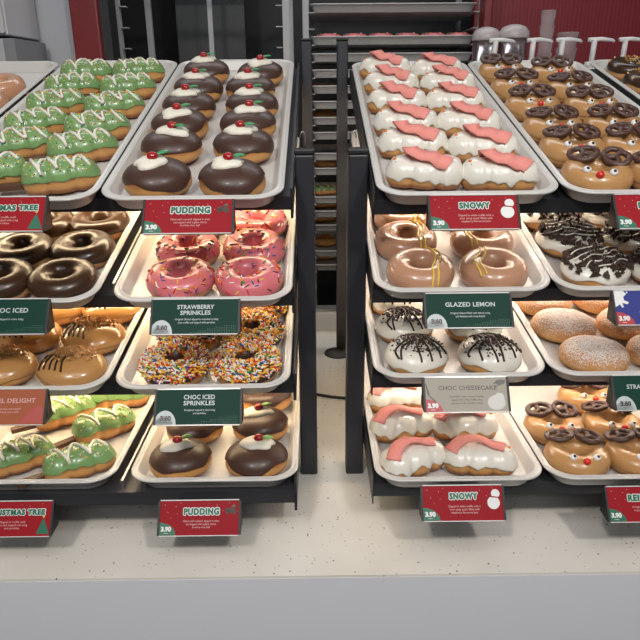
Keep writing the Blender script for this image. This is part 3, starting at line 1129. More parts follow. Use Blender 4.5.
def reindeer(seed):
    rg = random.Random(seed)
    root = ring('reindeer_ring', 'caramel_pale', -0.12, PI + 0.45, 0.25, seed, ice_name='caramel_icing')
    for sx in (-1, 1):
        m = Matrix.Translation((sx * 0.0225, 0.020 + rg.uniform(-.005, .004), 0.0415 + rg.uniform(0, .003))) @ Matrix.Rotation(sx * -0.30 + rg.uniform(-.5, .5), 4, 'Z') \
            @ Matrix.Rotation(0.12 + rg.uniform(-.2, .3), 4, 'X') @ Matrix.Rotation(sx * 0.16, 4, 'Y')
        b = pretzel_mb()
        b.v = [tuple(m @ Vector(p)) for p in b.v]
        b.build('pretzel_antler', M['pretzel'], root)
    psi = 1.42
    for th, kind in ((-PI / 2 - 0.50, 'eye'), (-PI / 2, 'nose'), (-PI / 2 + 0.50, 'eye')):
        if kind == 'nose':
            p = ring_P(psi - 0.30, th, 0.0025)
            b = MB(); b.ball(p, 0.0056, nu=14, nv=9)
            b.build('red_nose', M['red_nose'], root)
        else:
            p = ring_P(psi - 0.05, th, 0.0030)
            b = MB(); b.ball(p, 0.0058, 0.0056, 0.0052, nu=14, nv=9)
            e = b.build('candy_eye', M['eye'], root)
            b = MB(); b.ball(p + Vector((0.0006, -0.0028, 0.0034)), 0.0024, nu=10, nv=6)
            b.build('pupil', M['black'], e)
    return root


# ------------------------------------------------------------------ fill the trays
ORD = ['front', 'second from front', 'third from front', 'fourth from front', 'fifth from front', 'sixth from front', 'seventh from front']
used = {}


def place(maker, nvar, key, spots, phrase, group, cat='doughnut', rots=None, jit=0.35, lift=0.0):
    """spots: dict row -> list of (u, v, rot) from the front to the back; rows are 'post' (nearer the posts) and 'far'"""
    for row, lst in spots.items():
        for i, (u, v, r) in enumerate(lst):
            q = rnd.randrange(nvar)
            kk = (maker.__name__, q)
            if kk not in used:
                o = maker(q + 1)
                used[kk] = o
            else:
                o = dup(used[kk])
            o.matrix_world = tmat(key) @ Matrix.Translation((u, v, FLOOR + 0.0002 + lift)) @ Matrix.Rotation(r, 4, 'Z')
            rown = {'post': 'post-side row', 'far': 'outer row'}[row]
            tag(o, '%s, %s, %s, %s' % (phrase, ORD[i], rown, TNAME[key]), cat, group)


def R(a):
    return math.radians(a)


place(pudding, 4, 'L1', {'far': [(-.054, .062, R(10)), (-.055, .183, R(-15)), (-.058, .280, R(20)), (-.058, .381, 0), (-.056, .489, R(-10)), (-.056, .610, R(5))],
                         'post': [(.053, .056, R(-20)), (.058, .184, R(-12)), (.058, .284, R(14)), (.057, .384, R(0)), (.046, .487, R(8)), (.060, .592, R(25))]},
      'chocolate doughnut with cream and cherry', 'chocolate pudding doughnuts with cherries')
place(strawberry, 3, 'L2', {'far': [(-.036, .060, 0), (-.040, .152, 2), (-.044, .247, 4)], 'post': [(.063, .060, 1), (.064, .154, 3), (.064, .247, 5)]},
      'pink iced sprinkled ring', 'strawberry sprinkle rings')
place(rainbow, 2, 'L3', {'far': [(-.045, .060, 0), (-.038, .152, 2), (-.038, .247, 4)], 'post': [(.060, .060, 1), (.061, .153, 3), (.064, .247, 5)]},
      'chocolate ring crusted with rainbow sprinkles', 'rainbow sprinkle rings')


def pudding_pale(seed):
    return pudding(seed + 20, 'leaf_pale')


place(pudding_pale, 3, 'L4', {'far': [(-.056, .058, R(10)), (-.052, .160, R(-15))], 'post': [(.062, .058, R(0)), (.060, .165, R(10)), (.061, .272, R(-5))]},
      'chocolate doughnut with cream and cherry', 'chocolate pudding doughnuts with cherries')
place(tree, 3, 'M1', {'far': [(-.042, .086, R(20)), (-.040, .196, R(22)), (-.044, .290, R(24)), (-.046, .399, R(20)), (-.048, .505, R(14)), (-.050, .610, R(12))],
                      'post': [(.064, .074, R(16)), (.064, .182, R(22)), (.062, .275, R(18)), (.064, .384, R(22)), (.062, .500, R(20)), (.058, .615, R(12))]},
      'green tree doughnut with white zigzag', 'green tree doughnuts')
place(choc_ring, 3, 'M2', {'far': [(-.024, .060, 0), (-.026, .150, 2), (-.020, .245, 4)], 'post': [(.068, .060, 1), (.069, .154, 3), (.070, .248, 5)]},
      'plain chocolate iced ring', 'chocolate iced rings')
place(caramel, 3, 'M3', {'far': [(-.040, .056, R(4)), (-.036, .150, R(10)), (-.026, .245, 0)], 'post': [(.066, .052, R(-4)), (.070, .146, R(-6)), (.072, .245, 0)]},
      'glossy caramel doughnut with crumbs', 'caramel crumb doughnuts')
place(tree, 3, 'M4', {'far': [(-.038, .070, R(34)), (-.020, .222, R(38))], 'post': [(.064, .054, R(30)), (.066, .172, R(40)), (.060, .285, R(14))]},
      'green tree doughnut with white zigzag', 'green tree doughnuts')
place(snowy, 4, 'R1', {'post': [(-.055, .072, R(-6)), (-.057, .186, R(-8)), (-.056, .288, R(-8)), (-.058, .408, R(-10)), (-.056, .530, R(-8)), (-.058, .648, R(-4))],
                       'far': [(.050, .062, R(-4)), (.050, .168, R(-6)), (.050, .283, R(-6)), (.050, .405, R(-4)), (.058, .526, R(-4)), (.052, .630, R(-2))]},
      'white snowman doughnut with pink scarf', 'white snowman doughnuts')
place(lemon, 2, 'R2', {'post': [(-.056, .060, 0), (-.066, .155, R(8)), (-.062, .247, R(10))], 'far': [(.052, .060, R(172)), (.054, .152, R(178)), (.056, .247, R(5))]},
      'glazed ring with two yellow lines', 'lemon glazed rings')
place(cheesecake, 3, 'R3', {'post': [(-.060, .056, 0), (-.066, .148, R(10)), (-.070, .240, R(-10))], 'far': [(.050, .055, R(5)), (.046, .150, R(-8))]},
      'white doughnut with dark chocolate drizzle', 'chocolate cheesecake doughnuts')


def snowy_turned(seed):
    o = snowy(seed + 9, True)
    return o


place(snowy_turned, 3, 'R4', {'post': [(-.064, .056, R(205)), (-.068, .162, R(190)), (-.064, .265, R(188))], 'far': [(.038, .054, R(172)), (.038, .160, R(178))]},
      'white snowman doughnut with pink scarf', 'white snowman doughnuts')
place(reindeer, 4, 'S1', {'post': [(-.068, .061, R(-18)), (-.069, .165, R(-4)), (-.069, .262, R(-2)), (-.069, .383, R(0)), (-.069, .500, R(-4)), (-.068, .620, R(-2))],
                          'far': [(.030, .060, R(4)), (.028, .165, R(-6)), (.034, .262, R(0)), (.036, .375, R(2)), (.034, .480, R(0)), (.034, .596, R(0))]},
      'caramel reindeer ring with pretzel antlers', 'reindeer rings')
place(cookie, 3, 'S2', {'post': [(-.056, .056, R(18)), (-.064, .148, R(-10)), (-.066, .238, R(5))], 'far': [(.046, .056, R(8)), (.040, .150, R(-6)), (.034, .240, R(0))]},
      'doughnut covered in dark cookie pieces', 'cookie crumb doughnuts')
place(powdered, 3, 'S3', {'post': [(-.050, .054, R(-12)), (-.064, .146, R(-16)), (-.070, .238, R(4))], 'far': [(.056, .060, R(-10)), (.044, .152, R(5)), (.038, .244, R(-5))]},
      'oval sugar dusted doughnut', 'sugar dusted doughnuts')
place(reindeer, 4, 'S4', {'post': [(-.067, .060, R(-3)), (-.069, .157, R(-3))], 'far': [(.030, .060, R(3)), (.032, .160, R(2)), (.030, .266, R(0))]},
      'caramel reindeer ring with pretzel antlers', 'reindeer rings')


def place1(maker, nvar, key, spots, group):
    for u, v, r, lab in spots:
        q = rnd.randrange(nvar)
        kk = (maker.__name__, q)
        if kk not in used:
            o = maker(q + 1); used[kk] = o
        else:
            o = dup(used[kk])
        o.matrix_world = tmat(key) @ Matrix.Translation((u, v, FLOOR + 0.0002)) @ Matrix.Rotation(r, 4, 'Z')
        tag(o, lab, 'doughnut', group)


place1(glazed_ring, 2, 'K1', [(.062, .525, 0, 'plain glazed ring at the back of the tray beside the trees'), (.066, .425, 1, 'plain glazed ring second from the back beside the tree doughnuts')], 'glazed rings')
place1(nut_ring, 2, 'T1', [(-.056, .640, 0.5, 'chocolate ring topped with chopped nuts, rearmost of its tray'), (-.062, .535, 1.2, 'chocolate ring topped with chopped nuts, second from the back'),
                           (-.062, .430, 2.0, 'chocolate ring topped with chopped nuts, third from the back')], 'chocolate nut rings')

# ------------------------------------------------------------------ price signs
dg_font = None


def text_mb(s, size, bold=0.0, spacing=1.0):
    """outline text as flat mesh data centred on x: returns (verts, faces, width)"""
    c = bpy.data.curves.new('lettering', 'FONT')
    c.body = s; c.size = size; c.offset = bold; c.space_character = spacing
    c.align_x = 'CENTER'; c.resolution_u = 3
    o = bpy.data.objects.new('lettering', c)
    COL.objects.link(o)
    dg = bpy.context.evaluated_depsgraph_get()
    me = bpy.data.meshes.new_from_object(o.evaluated_get(dg))
    vs = [v.co.copy() for v in me.vertices]
    fs = [tuple(p.vertices) for p in me.polygons]
    bpy.data.objects.remove(o); bpy.data.curves.remove(c); bpy.data.meshes.remove(me)
    xs = [v.x for v in vs] or [0, 0]
    return vs, fs, max(xs) - min(xs)


def text_obj(name, s, m, parent, x, y, z, size, width=None, bold=0.0, spacing=1.0, shifts=((0, 0),)):
    vs, fs, w = text_mb(s, size, bold, spacing)
    k = (width / w) if width else 1.0
    b = MB()
    for q, (sx, sy) in enumerate(shifts):
        b.add([Vector((x + sx + v.x * k, y + sy + v.y, z + 0.000004 * q)) for v in vs], fs)
    return b.build(name, m, parent, False)


def flat_disc(b, x, y, z, r, n=24, a0=0, a1=2 * PI, mi=0, ry=None):
    ry = ry or r
    full = abs(a1 - a0 - 2 * PI) < 1e-6
    pts = [Vector((x + r * math.cos(a0 + (a1 - a0) * k / n), y + ry * math.sin(a0 + (a1 - a0) * k / n), z)) for k in range(n if full else n + 1)]
    if not full:
        pts.append(Vector((x, y, z)))
    b.add(pts, [tuple(range(len(pts)))], mi)


def poly(b, pts, z, mi=0):
    b.add([Vector((x, y, z)) for x, y in pts], [tuple(range(len(pts)))], mi)


CARD = {'red': mat('card_red', (0.31, 0.012, 0.019), 0.5, spec=0.12), 'green': mat('card_green', (0.006, 0.042, 0.028), 0.5, spec=0.12),
        'beige': mat('card_beige', (0.40, 0.37, 0.31), 0.5, spec=0.12), 'orange': mat('card_terracotta', (0.36, 0.105, 0.052), 0.5, spec=0.12),
        'blue': mat('card_blue', (0.045, 0.055, 0.24), 0.5, spec=0.12)}
INK = {'white': mat('ink_white', (0.75, 0.76, 0.74), 0.4), 'green': mat('ink_green', (0.012, 0.14, 0.075), 0.4), 'dark': mat('ink_dark', (0.05, 0.04, 0.035), 0.4),
       'red': mat('ink_red', (0.42, 0.02, 0.03), 0.4), 'grey': mat('ink_grey', (0.46, 0.52, 0.51), 0.4), 'pinkish': mat('ink_pale_pink', (0.62, 0.35, 0.33), 0.4),
        'mid': mat('ink_mid_green', (0.10, 0.22, 0.16), 0.4), 'brown': mat('ink_brown', (0.06, 0.03, 0.02), 0.5), 'yellow': mat('ink_yellow', (0.7, 0.45, 0.1), 0.4),
       'rose': mat('ink_rose', (0.42, 0.06, 0.05), 0.4), 'palebeige': mat('ink_pale_beige', (0.55, 0.54, 0.49), 0.4)}
BETA = 0.639
CH = 0.0486


def sign(key, x, ztop, w, card, lines, small, price, badge, label, deco=None):
    tx, ty, tz, tt = TR[key]
    u = 'L' if key[0] in 'LM' else 'R'
    cu = Vector((0, math.sin(BETA), math.cos(BETA)))
    top = Vector((x, ty - 0.014, ztop))
    org = top - cu * CH
    mtx = Matrix.Translation(org) @ Matrix.Rotation(PI / 2 - BETA, 4, 'X')
    root = empty('price_sign', mtx)
    tag(root, label, 'price sign', 'price signs')
    b = MB(); b.box(-w / 2, w / 2, 0, CH, -0.0015, 0)
    cd = b.build('card', CARD[card], root, False)
    b = MB(); b.box(-w / 2, w / 2, CH - 0.0002, CH + 0.0014, -0.0030, 0.0014)
    b.box(-w / 2, w / 2, -0.0012, 0.0, -0.0025, 0.0012)
    b.build('holder_edge_highlight', mat_edge, root, False)
    b = MB()
    b.box(-w / 2, w / 2, 0.0, CH - 0.0004, -0.0040, -0.0016)
    cb_, sb_ = math.cos(BETA), math.sin(BETA)
    tri = [(CH - 0.0002, -0.0016), (0.0, -0.0016), (CH - 0.040 * cb_, -0.040 * sb_)]
    for sx in (-1, 1):
        x0 = sx * w / 2; x1 = sx * (w / 2 + 0.0030)
        vs = [Vector((xx, y, z)) for xx in (x0, x1) for y, z in tri]
        b.add(vs, [(0, 1, 2), (5, 4, 3), (0, 3, 4, 1), (1, 4, 5, 2), (2, 5, 3, 0)])
        b.box(min(x0, x1), max(x0, x1), 0, CH, -0.0018, 0.0012)
    # arm that runs back under the tray to the shelf lip
    sm = Matrix.Translation((0, ty, tz)) @ Matrix.Rotation(tt, 4, 'X')
    lip = sm @ Vector((0, SH_F[u + key[1]], -0.037))
    inv = mtx.inverted()
    y0 = ty - 0.014
    b.box(x - w * 0.32, x + w * 0.32, y0, lip.y, lip.z - 0.0015, lip.z + 0.0015, mtx=inv)
    zt = ztop - 0.002
    b.box(x - w * 0.32, x + w * 0.32, y0 + 0.0022, y0 + 0.0042, min(lip.z, zt - 0.03) - 0.0015, zt, mtx=inv)
    b.build('holder', M['rubber'], root, False)
    z = 0.0003
    # price badge
    b = MB(); flat_disc(b, -w / 2 + 0.0115, 0.0004, z, 0.0118, 20, 0, PI)
    if badge != 'grey':
        b = MB()
        flat_disc(b, -w / 2 + 0.0002, 0.0003, z, 0.0235, 20, 0, PI / 2, ry=0.0178)
        px = -w / 2 + 0.0098
    else:
        poly(b, [(-w / 2 + 0.0002, 0.0003)] + [(max(-w / 2 + 0.0002, -w / 2 + 0.0125 + 0.0150 * math.cos(PI - PI * k / 20)), 0.0003 + 0.0195 * math.sin(PI * k / 20)) for k in range(21)], z)
        px = -w / 2 + 0.0132
    bd = b.build('price_badge', INK[badge], root, False)
    text_obj('price', price, INK['dark' if badge == 'grey' else 'white'], bd, px, 0.0062, z + 0.0003, 0.0085, 0.0150, 0.00055)
    b = MB(); b.box(px - 0.0030, px + 0.0030, 0.0030, 0.0035, z + 0.0002, z + 0.0003)
    b.build('price_underline', INK['dark' if badge == 'grey' else 'white'], bd, False)
    # title
    for s, x_, y_, sz, wd, style in lines:
        if style == 'fun':
            rad = 0.00105 * sz / 0.0115
            ring8 = [(rad * math.cos(PI * q / 6), rad * math.sin(PI * q / 6)) for q in range(12)]
            text_obj('title_outline', s, INK['white'], root, x_, y_, z, sz, wd, 0.0003, 1.16, shifts=[(a * 1.4, c * 1.4) for a, c in ring8] + [(a * 0.8, c * 0.8) for a, c in ring8])
            text_obj('title', s, INK['green'], root, x_, y_, z + 0.0004, sz, wd, 0.0003, 1.16, shifts=[(0, 0)] + [(a * 0.5, c * 0.5) for a, c in ring8[::2]])
        else:
            text_obj('title', s, INK[style], root, x_, y_, z, sz, wd, 0.00022, 1.05)
    for s, x_, y_, sz, wd, style in small:
        text_obj('small_print', s, INK[style], root, x_, y_, z, sz, wd, 0.00004)
    if deco:
        deco(root, w, z)
    return root


m_, N_, L__, b__ = new_mat('acrylic_edge_highlight')
b__.inputs['Base Color'].default_value = (0.62, 0.60, 0.58, 1)  # pale grey paints in the highlight along the clear holder's edges
b__.inputs['Roughness'].default_value = 0.2
mat_edge = m_


def snow(root, w, z):
    rg = random.Random(3)
    b = MB()
    for px, py, r in ((-.30, .83, .0006), (-.40, .66, .0006), (-.28, .62, .0005), (-.17, .80, .0006), (.22, .86, .0006), (.30, .70, .0005), (.12, .90, .0004), (-.44, .88, .0006), (-.36, .50, .0004), (.43, .60, .0004), (-.24, .92, .0005), (.38, .92, .0005)):
        flat_disc(b, px * w, py * CH, z, r, 8)
    b.build('snow_pattern', INK['pinkish'], root, False)


def deco_pudding(root, w, z):
    snow(root, w, z)
    b = MB()
    poly(b, [(w * .32, CH * .70), (w * .38, CH * .64), (w * .44, CH * .62), (w * .465, CH * .70), (w * .45, CH * .77), (w * .38, CH * .79), (w * .34, CH * .76)], z)
    flat_disc(b, w * .355, CH * .66, z, .0028, 12)
    flat_disc(b, w * .44, CH * .66, z + .0001, .0032, 12)
    b.build('pudding_picture', INK['brown'], root, False)
    b = MB(); poly(b, [(w * .40, CH * .80), (w * .44, CH * .88), (w * .46, CH * .80)], z + .0002)
    b.build('leaf_picture', INK['green'], root, False)


def deco_snow(root, w, z):
    snow(root, w, z)
    b = MB()
    flat_disc(b, w * .415, CH * .76, z, .0062, 20)
    flat_disc(b, w * .385, CH * .50, z + .0001, .0090, 22)
    o = b.build('snowman_picture', INK['white'], root, False)
    b = MB()
    poly(b, [(w * .35, CH * .655), (w * .45, CH * .635), (w * .455, CH * .665), (w * .36, CH * .69)], z + .0003)
    b.build('scarf_picture', CARD['red'], o, False)


def deco_tree(root, w, z):
    snow(root, w, z)
    b = MB(); poly(b, [(w * .33, CH * .06), (w * .49, CH * .06), (w * .455, CH * .28), (w * .41, CH * .52), (w * .365, CH * .28)], z)
    b.build('tree_picture', INK['green'], root, False)
    b = MB(); flat_disc(b, w * .41, CH * .56, z + .0001, .0018, 10)
    b.build('star_picture', INK['yellow'], root, False)


def deco_dots(root, w, z):
    b = MB()
    for i in range(28):
        for j in range(5):
            if j <= i * 0.20 - 0.2:
                flat_disc(b, w * .5 - .0035 - .0023 * (27 - i), .0020 + .0023 * j, z, .0004, 6)
    b.build('dot_pattern', INK['mid'], root, False)


def deco_cheese(root, w, z):
    b = MB()
    flat_disc(b, w * .36, CH * .26, z, .0125, 24, ry=.0105)
    flat_disc(b, w * .40, CH * .40, z + .0001, .0070, 16)
    b.build('doughnut_picture', INK['palebeige'], root, False)
    b = MB()
    for x0, y0, x1, y1 in ((-.49, .84, -.46, .50), (-.46, .50, -.38, .30), (.34, .80, .40, .92), (.36, .72, .48, .86)):
        d = Vector((x1 - x0, y1 - y0)).normalized()
        n = (-d.y * .006, d.x * .012)
        poly(b, [((x0 - n[0]) * w, (y0 - n[1]) * CH), ((x0 + n[0]) * w, (y0 + n[1]) * CH), ((x1 + n[0] * 2) * w, (y1 + n[1] * 2) * CH), ((x1 - n[0] * 2) * w, (y1 - n[1] * 2) * CH)], z)
    b.build('chocolate_stroke_pattern', INK['dark'], root, False)
    b = MB()
    poly(b, [(w * .36, CH * .82), (w * .42, CH * .93), (w * .49, CH * .92), (w * .47, CH * .80), (w * .41, CH * .76)], z + .0001)
    b.build('chocolate_curl_picture', INK['dark'], root, False)


def deco_caramel(root, w, z):
    b = MB()
    poly(b, [(w * .22, CH * .04), (w * .49, CH * .04), (w * .49, CH * .46), (w * .42, CH * .52), (w * .36, CH * .44), (w * .30, CH * .30)], z)
    b.build('doughnut_picture', INK['rose'], root, False)


def deco_splat(root, w, z):
    b = MB()
    poly(b, [(-w * .5 + .0003, CH * .52), (-w * .44, CH * .60), (-w * .42, CH * .50), (-w * .40, CH * .52), (-w * .41, CH * .64), (-w * .35, CH * .60), (-w * .33, CH * .66), (-w * .385, CH * .72),
             (-w * .39, CH * .82), (-w * .35, CH * .90), (-w * .38, CH * .995), (-w * .5 + .0003, CH * .995)], z)
    flat_disc(b, -w * .34, CH * .95, z, .0013, 10)
    b.build('cream_splash_picture', INK['white'], root, False)


w0 = 0.1150
PUD = [('Filled with custard, dipped in choc', .003, .0185, .0040, .052, 'pinkish'), ('and topped with a glace cherry', .003, .0142, .0040, .044, 'pinkish'), ('& white choc leaf', .003, .0099, .0040, .026, 'pinkish')]
SNO = [('Dipped in white truffle with a', .002, .0185, .0040, .046, 'pinkish'), ('sour strap scarf, filled with', .002, .0142, .0040, .043, 'pinkish'), ('raspberry flavoured jam.', .002, .0099, .0040, .039, 'pinkish')]
XMS = [('Dipped in truffle with', .002, .0185, .0040, .038, 'pinkish'), ('choc stick topped with icing', .002, .0142, .0040, .044, 'pinkish'), ('and sprinkles', .002, .0099, .0040, .022, 'pinkish')]
for k, z_, lab in (('L1', 1.4793, 'red PUDDING price sign hanging below the top pudding tray'), ('L4', 1.0496, 'red PUDDING price sign below the bottom pudding tray above the counter')):
    sign(k, -0.1673 if k == 'L1' else -0.1731, z_, w0, 'red', [('PUDDING', .003, .0290, .0120, .051, 'fun')], PUD, '3.90', 'green', lab, deco_pudding)
sign('L2', -.1627, 1.3488, w0, 'green', [('STRAWBERRY', .000, .0352, .0082, .0500, 'grey'), ('SPRINKLES', .000, .0270, .0082, .0410, 'grey')],
     [('Original Glazed dipped in strawberry icing', .002, .0195, .0036, .058, 'grey'), ('choc truffle and topped with sprinkles', .002, .0148, .0036, .050, 'grey')], '3.60', 'grey',
     'dark green STRAWBERRY SPRINKLES price sign with pale 3.60 badge', deco_dots)
sign('L3', -.1635, 1.2252, w0, 'green', [('CHOC ICED', .001, .0352, .0086, .0430, 'grey'), ('SPRINKLES', .001, .0268, .0086, .0430, 'grey')],
     [('Doughnut topped in choc icing', .002, .0190, .0036, .042, 'grey'), ('and sprinkles', .002, .0145, .0036, .018, 'grey')], '3.60', 'grey',
     'dark green CHOC ICED SPRINKLES price sign with pale 3.60 badge', deco_dots)
sign('M1', -.4134, 1.4843, w0, 'red', [('CHRISTMAS TREE', .004, .0300, .0100, .088, 'fun')], XMS, '3.90', 'green', 'red CHRISTMAS TREE price sign below the top tree tray', deco_tree)
sign('M4', -.4460, 1.0518, w0, 'red', [('CHRISTMAS TREE', .004, .0300, .0100, .088, 'fun')], XMS, '3.90', 'green', 'red CHRISTMAS TREE price sign below the bottom tree tray', deco_tree)
sign('M2', -.4197, 1.3515, w0, 'green', [('CHOC ICED', .006, .0300, .0090, .0520, 'grey')], [('Original dipped in choc icing', .004, .0195, .0038, .046, 'grey')], '3.60', 'grey',
     'green CHOC ICED price sign below the chocolate iced rings', deco_dots)
sign('M3', -.4318, 1.2285, w0, 'orange', [('CARAMEL DELIGHT', .002, .0300, .0086, .0840, 'pinkish')],
     [('Filled with caramel and topped', .002, .0205, .0036, .046, 'pinkish'), ('with choc drizzle and crumb', .002, .0160, .0036, .042, 'pinkish')], '3.60', 'red',
     'terracotta CARAMEL DELIGHT price sign below the caramel doughnuts', deco_caramel)
for k, z_, x_, lab in (('R1', 1.4815, .2101, 'red SNOWY price sign with snowman below the top snowy tray'), ('R4', 1.0745, .2085, 'red SNOWY price sign with snowman below the bottom snowy tray')):
    sign(k, x_, z_, w0, 'red', [('SNOWY', .001, .0300, .0115, .040, 'fun')], SNO, '3.90', 'green', lab, deco_snow)
sign('R2', .2079, 1.3506, w0, 'green', [('GLAZED LEMON', .003, .0300, .0086, .0680, 'grey')],
     [('Original Glazed filled with lemon icing', .002, .0195, .0036, .054, 'grey'), ('and finished with icing drizzle', .002, .0148, .0036, .040, 'grey')], '3.60', 'grey',
     'dark green GLAZED LEMON price sign with pale 3.60 badge', deco_dots)
sign('R3', .2096, 1.2319, w0, 'beige', [('CHOC CHEESECAKE', .002, .0310, .0082, .0820, 'dark')],
     [('Filled with cream cheese frosting,', .000, .0205, .0036, .048, 'dark'), ('topped with white truffle, choc', .000, .0158, .0036, .044, 'dark'), ('ganache drizzle and choc crumb', .000, .0111, .0036, .044, 'dark')],
     '3.90', 'red', 'beige CHOC CHEESECAKE price sign with red 3.90 badge', deco_cheese)
REI = [('Original dipped in caramel', .002, .0190, .0038, .050, 'pinkish'), ('topped with choc pretzels', .002, .0145, .0038, .046, 'pinkish'), ('and candy eyes', .002, .0102, .0038, .026, 'pinkish')]
for k, z_, x_, lab in (('S1', 1.4805, .4568, 'red REINDEER price sign below the top reindeer tray'), ('S4', 1.0691, .4764, 'red REINDEER price sign below the bottom reindeer tray')):
    sign(k, x_, z_, w0, 'red', [('REINDEER', .000, .0290, .0115, .056, 'fun')], REI, '3.90', 'green', lab, snow)
sign('S2', .4662, 1.3522, w0, 'blue', [('K', -.0175, .0330, .0090, None, 'grey'), ('M', -.0170, .0235, .0090, None, 'grey')], [('C', -.0240, .0165, .0042, None, 'grey')], '3.90', 'red',
     'dark blue price sign with white splash below the cookie crumb tray', deco_splat)
sign('S3', .4754, 1.2318, w0, 'green', [('STRAWBERRY', -.0130, .0300, .0086, .0530, 'grey')], [('Filled with strawberry jam', .002, .0200, .0036, .036, 'grey')], '3.60', 'grey',
     'green price sign starting STRAW below the sugar dusted tray', deco_dots)

# ------------------------------------------------------------------ back of house: trolley racks, bottles, cups
RX0, RX1, RY = -0.016, 0.615, 2.60


def trolley(name_label, x0, x1, y0, y1, slots, mid=None, run=None):
    root = empty('bakery_trolley', Matrix.Translation(((x0 + x1) / 2, (y0 + y1) / 2, 0)))
    tag(root, name_label, 'rack', 'bakery trolleys behind the counter')
    inv = root.matrix_world.inverted()
    for x in (x0 - 0.022, x1):
        for y in (y0, y1 - 0.022):
            b = MB(); b.box(x, x + 0.022, y, y + 0.022, 0.06, 2.05, mtx=inv)
            b.build('upright', M['rackmetal'], root, False)
            b = MB(); b.tube([inv @ Vector((x - 0.002 + k * 0.026, y + 0.011, 0.03)) for k in (0, 1)], 0.03, 16)
            b.build('wheel', M['rubber'], root)
    if mid:
        b = MB(); b.box(mid - 0.009, mid + 0.009, y1 - 0.02, y1, 0.09, 2.04, mtx=inv)
        b.build('middle_bar', M['rackmetal'], root, False)
    for z in (0.07, 2.03):
        b = MB(); b.box(x0 - 0.022, x1 + 0.022, y0, y0 + 0.02, z, z + 0.018, mtx=inv); b.box(x0 - 0.022, x1 + 0.022, y1 - 0.02, y1, z, z + 0.018, mtx=inv)
        b.box(x0 - 0.022, x0, y0, y1, z, z + 0.018, mtx=inv); b.box(x1, x1 + 0.022, y0, y1, z, z + 0.018, mtx=inv)
        b.build('cross_frame', M['rackmetal'], root, False)
    for z in slots:
        for s in (0, 1):
            b = MB()
            if s == 0:
                b.box(x0, x0 + 0.022, y0 - 0.002, y0 + run if run else y1, z - 0.0330, z - 0.0302, mtx=inv)
            else:
                b.box(x1 - 0.022, x1, y0 - 0.002, y0 + run if run else y1, z - 0.0330, z - 0.0302, mtx=inv)
            b.build('runner', M['rackmetal'], root, False)
    return root


zs = [1.905, 1.795, 1.736, 1.679, 1.622, 1.566, 1.507, 1.451, 1.371, 1.313, 1.199, 1.142, 1.084, 0.975, 0.915]
slots_extra = [1.850, 0.841, 0.778, 0.72]
trolley('grey bakery trolley loaded with pans behind the posts', RX0, RX1, RY, RY + 0.45, zs + slots_extra)
pan_me = tray_mesh(RX1 - RX0 - 0.006, 0.42, 0.03, M['pan'])
nz = ['topmost', 'second', 'third', 'fourth', 'fifth', 'sixth', 'seventh', 'eighth', 'ninth', 'tenth', 'eleventh', 'twelfth', 'thirteenth', 'fourteenth', 'lowest']
for i, z in enumerate(zs):
    o = bpy.data.objects.new('baking_pan', pan_me)
    COL.objects.link(o)
    o.location = ((RX0 + RX1) / 2, RY + 0.004, z)
    o.scale = (1, 1, 1.25)
    tag(o, 'grey baking pan in the loaded trolley, %s pan%s' % (nz[i], ' from top' if 0 < i < 14 else ''), 'pan', 'baking pans in the trolley')


def in_pan(maker, i, xs, what, group, v=0.20, r=0.0, lift=0.0):
    for n, x in enumerate(xs):
        kk = (maker.__name__, 0) if (maker.__name__, 0) in used else (maker.__name__, 1)
        o = dup(used[kk])
        o.location = (0, 0, 0)
        o.matrix_world = Matrix.Translation((x, RY + v, zs[i] + FLOOR * 1.25 + 0.0002)) @ Matrix.Rotation(r, 4, 'Z')
        if len(xs) > 1:
            t = '%s on the %s pan of the trolley, %s from the dark posts' % (what, nz[i], ['first', 'second', 'third', 'fourth', 'fifth', 'sixth'][n])
        else:
            t = '%s showing between the posts on the %s trolley pan' % (what, nz[i])
        tag(o, t, 'doughnut', group)


in_pan(strawberry, 1, [0.06, 0.16, 0.26, 0.36, 0.46, 0.555], 'pink sprinkled ring', 'pink rings in the trolley', v=0.075)
in_pan(powdered, 4, [0.045], 'pale doughnut', 'doughnuts in the trolley')
in_pan(caramel, 6, [0.045], 'brown doughnut', 'doughnuts in the trolley')
in_pan(caramel, 9, [0.045], 'brown doughnut', 'doughnuts in the trolley')
in_pan(tree, 10, [0.045], 'green tree doughnut', 'doughnuts in the trolley', r=0.3)
in_pan(tree, 11, [0.045], 'green tree doughnut', 'doughnuts in the trolley', r=0.2)
in_pan(tree, 12, [0.045], 'green tree doughnut', 'doughnuts in the trolley', r=0.4)
in_pan(caramel, 13, [0.045], 'brown doughnut', 'doughnuts in the trolley')
in_pan(caramel, 14, [0.045], 'brown doughnut', 'doughnuts in the trolley')

trolley('empty grey bakery trolley behind the pudding tray', -0.636, -0.100, 2.33, 2.80, [1.965 - 0.0635 * k for k in range(18)], mid=-0.405, run=0.03)

# grey machine and white cabinet at the far side
wc = empty('wall_cabinet', Matrix.Translation((-1.15, 2.0, 1.762)))
tag(wc, 'white cabinet hanging above the grey machine by the grey wall', 'cabinet')
part_box('body', M['whitepanel'], wc, -1.45, -0.860, 1.98, 2.205, 1.762, 2.4, 0.003)
part_box('door', M['whitepanel'], wc, -1.16, -0.863, 1.965, 1.979, 1.766, 2.395, 0.002)
gm = empty('drink_machine', Matrix.Translation((-1.0, 2.0, 0)))
tag(gm, 'grey machine with dark side strip standing behind the glazed rings', 'machine')
part_box('body', M['greywall'], gm, -1.25, -0.868, 1.96, 2.18, 0.9, 1.752, 0.004)
part_box('side_strip', M['wallpaint'], gm, -0.867, -0.835, 1.955, 2.18, 0.9, 1.752, 0.002)
part_box('stand', M['wallpaint'], gm, -1.25, -0.835, 1.96, 2.18, 0.0, 0.899)
b = MB(); p0 = gm.matrix_world.translation
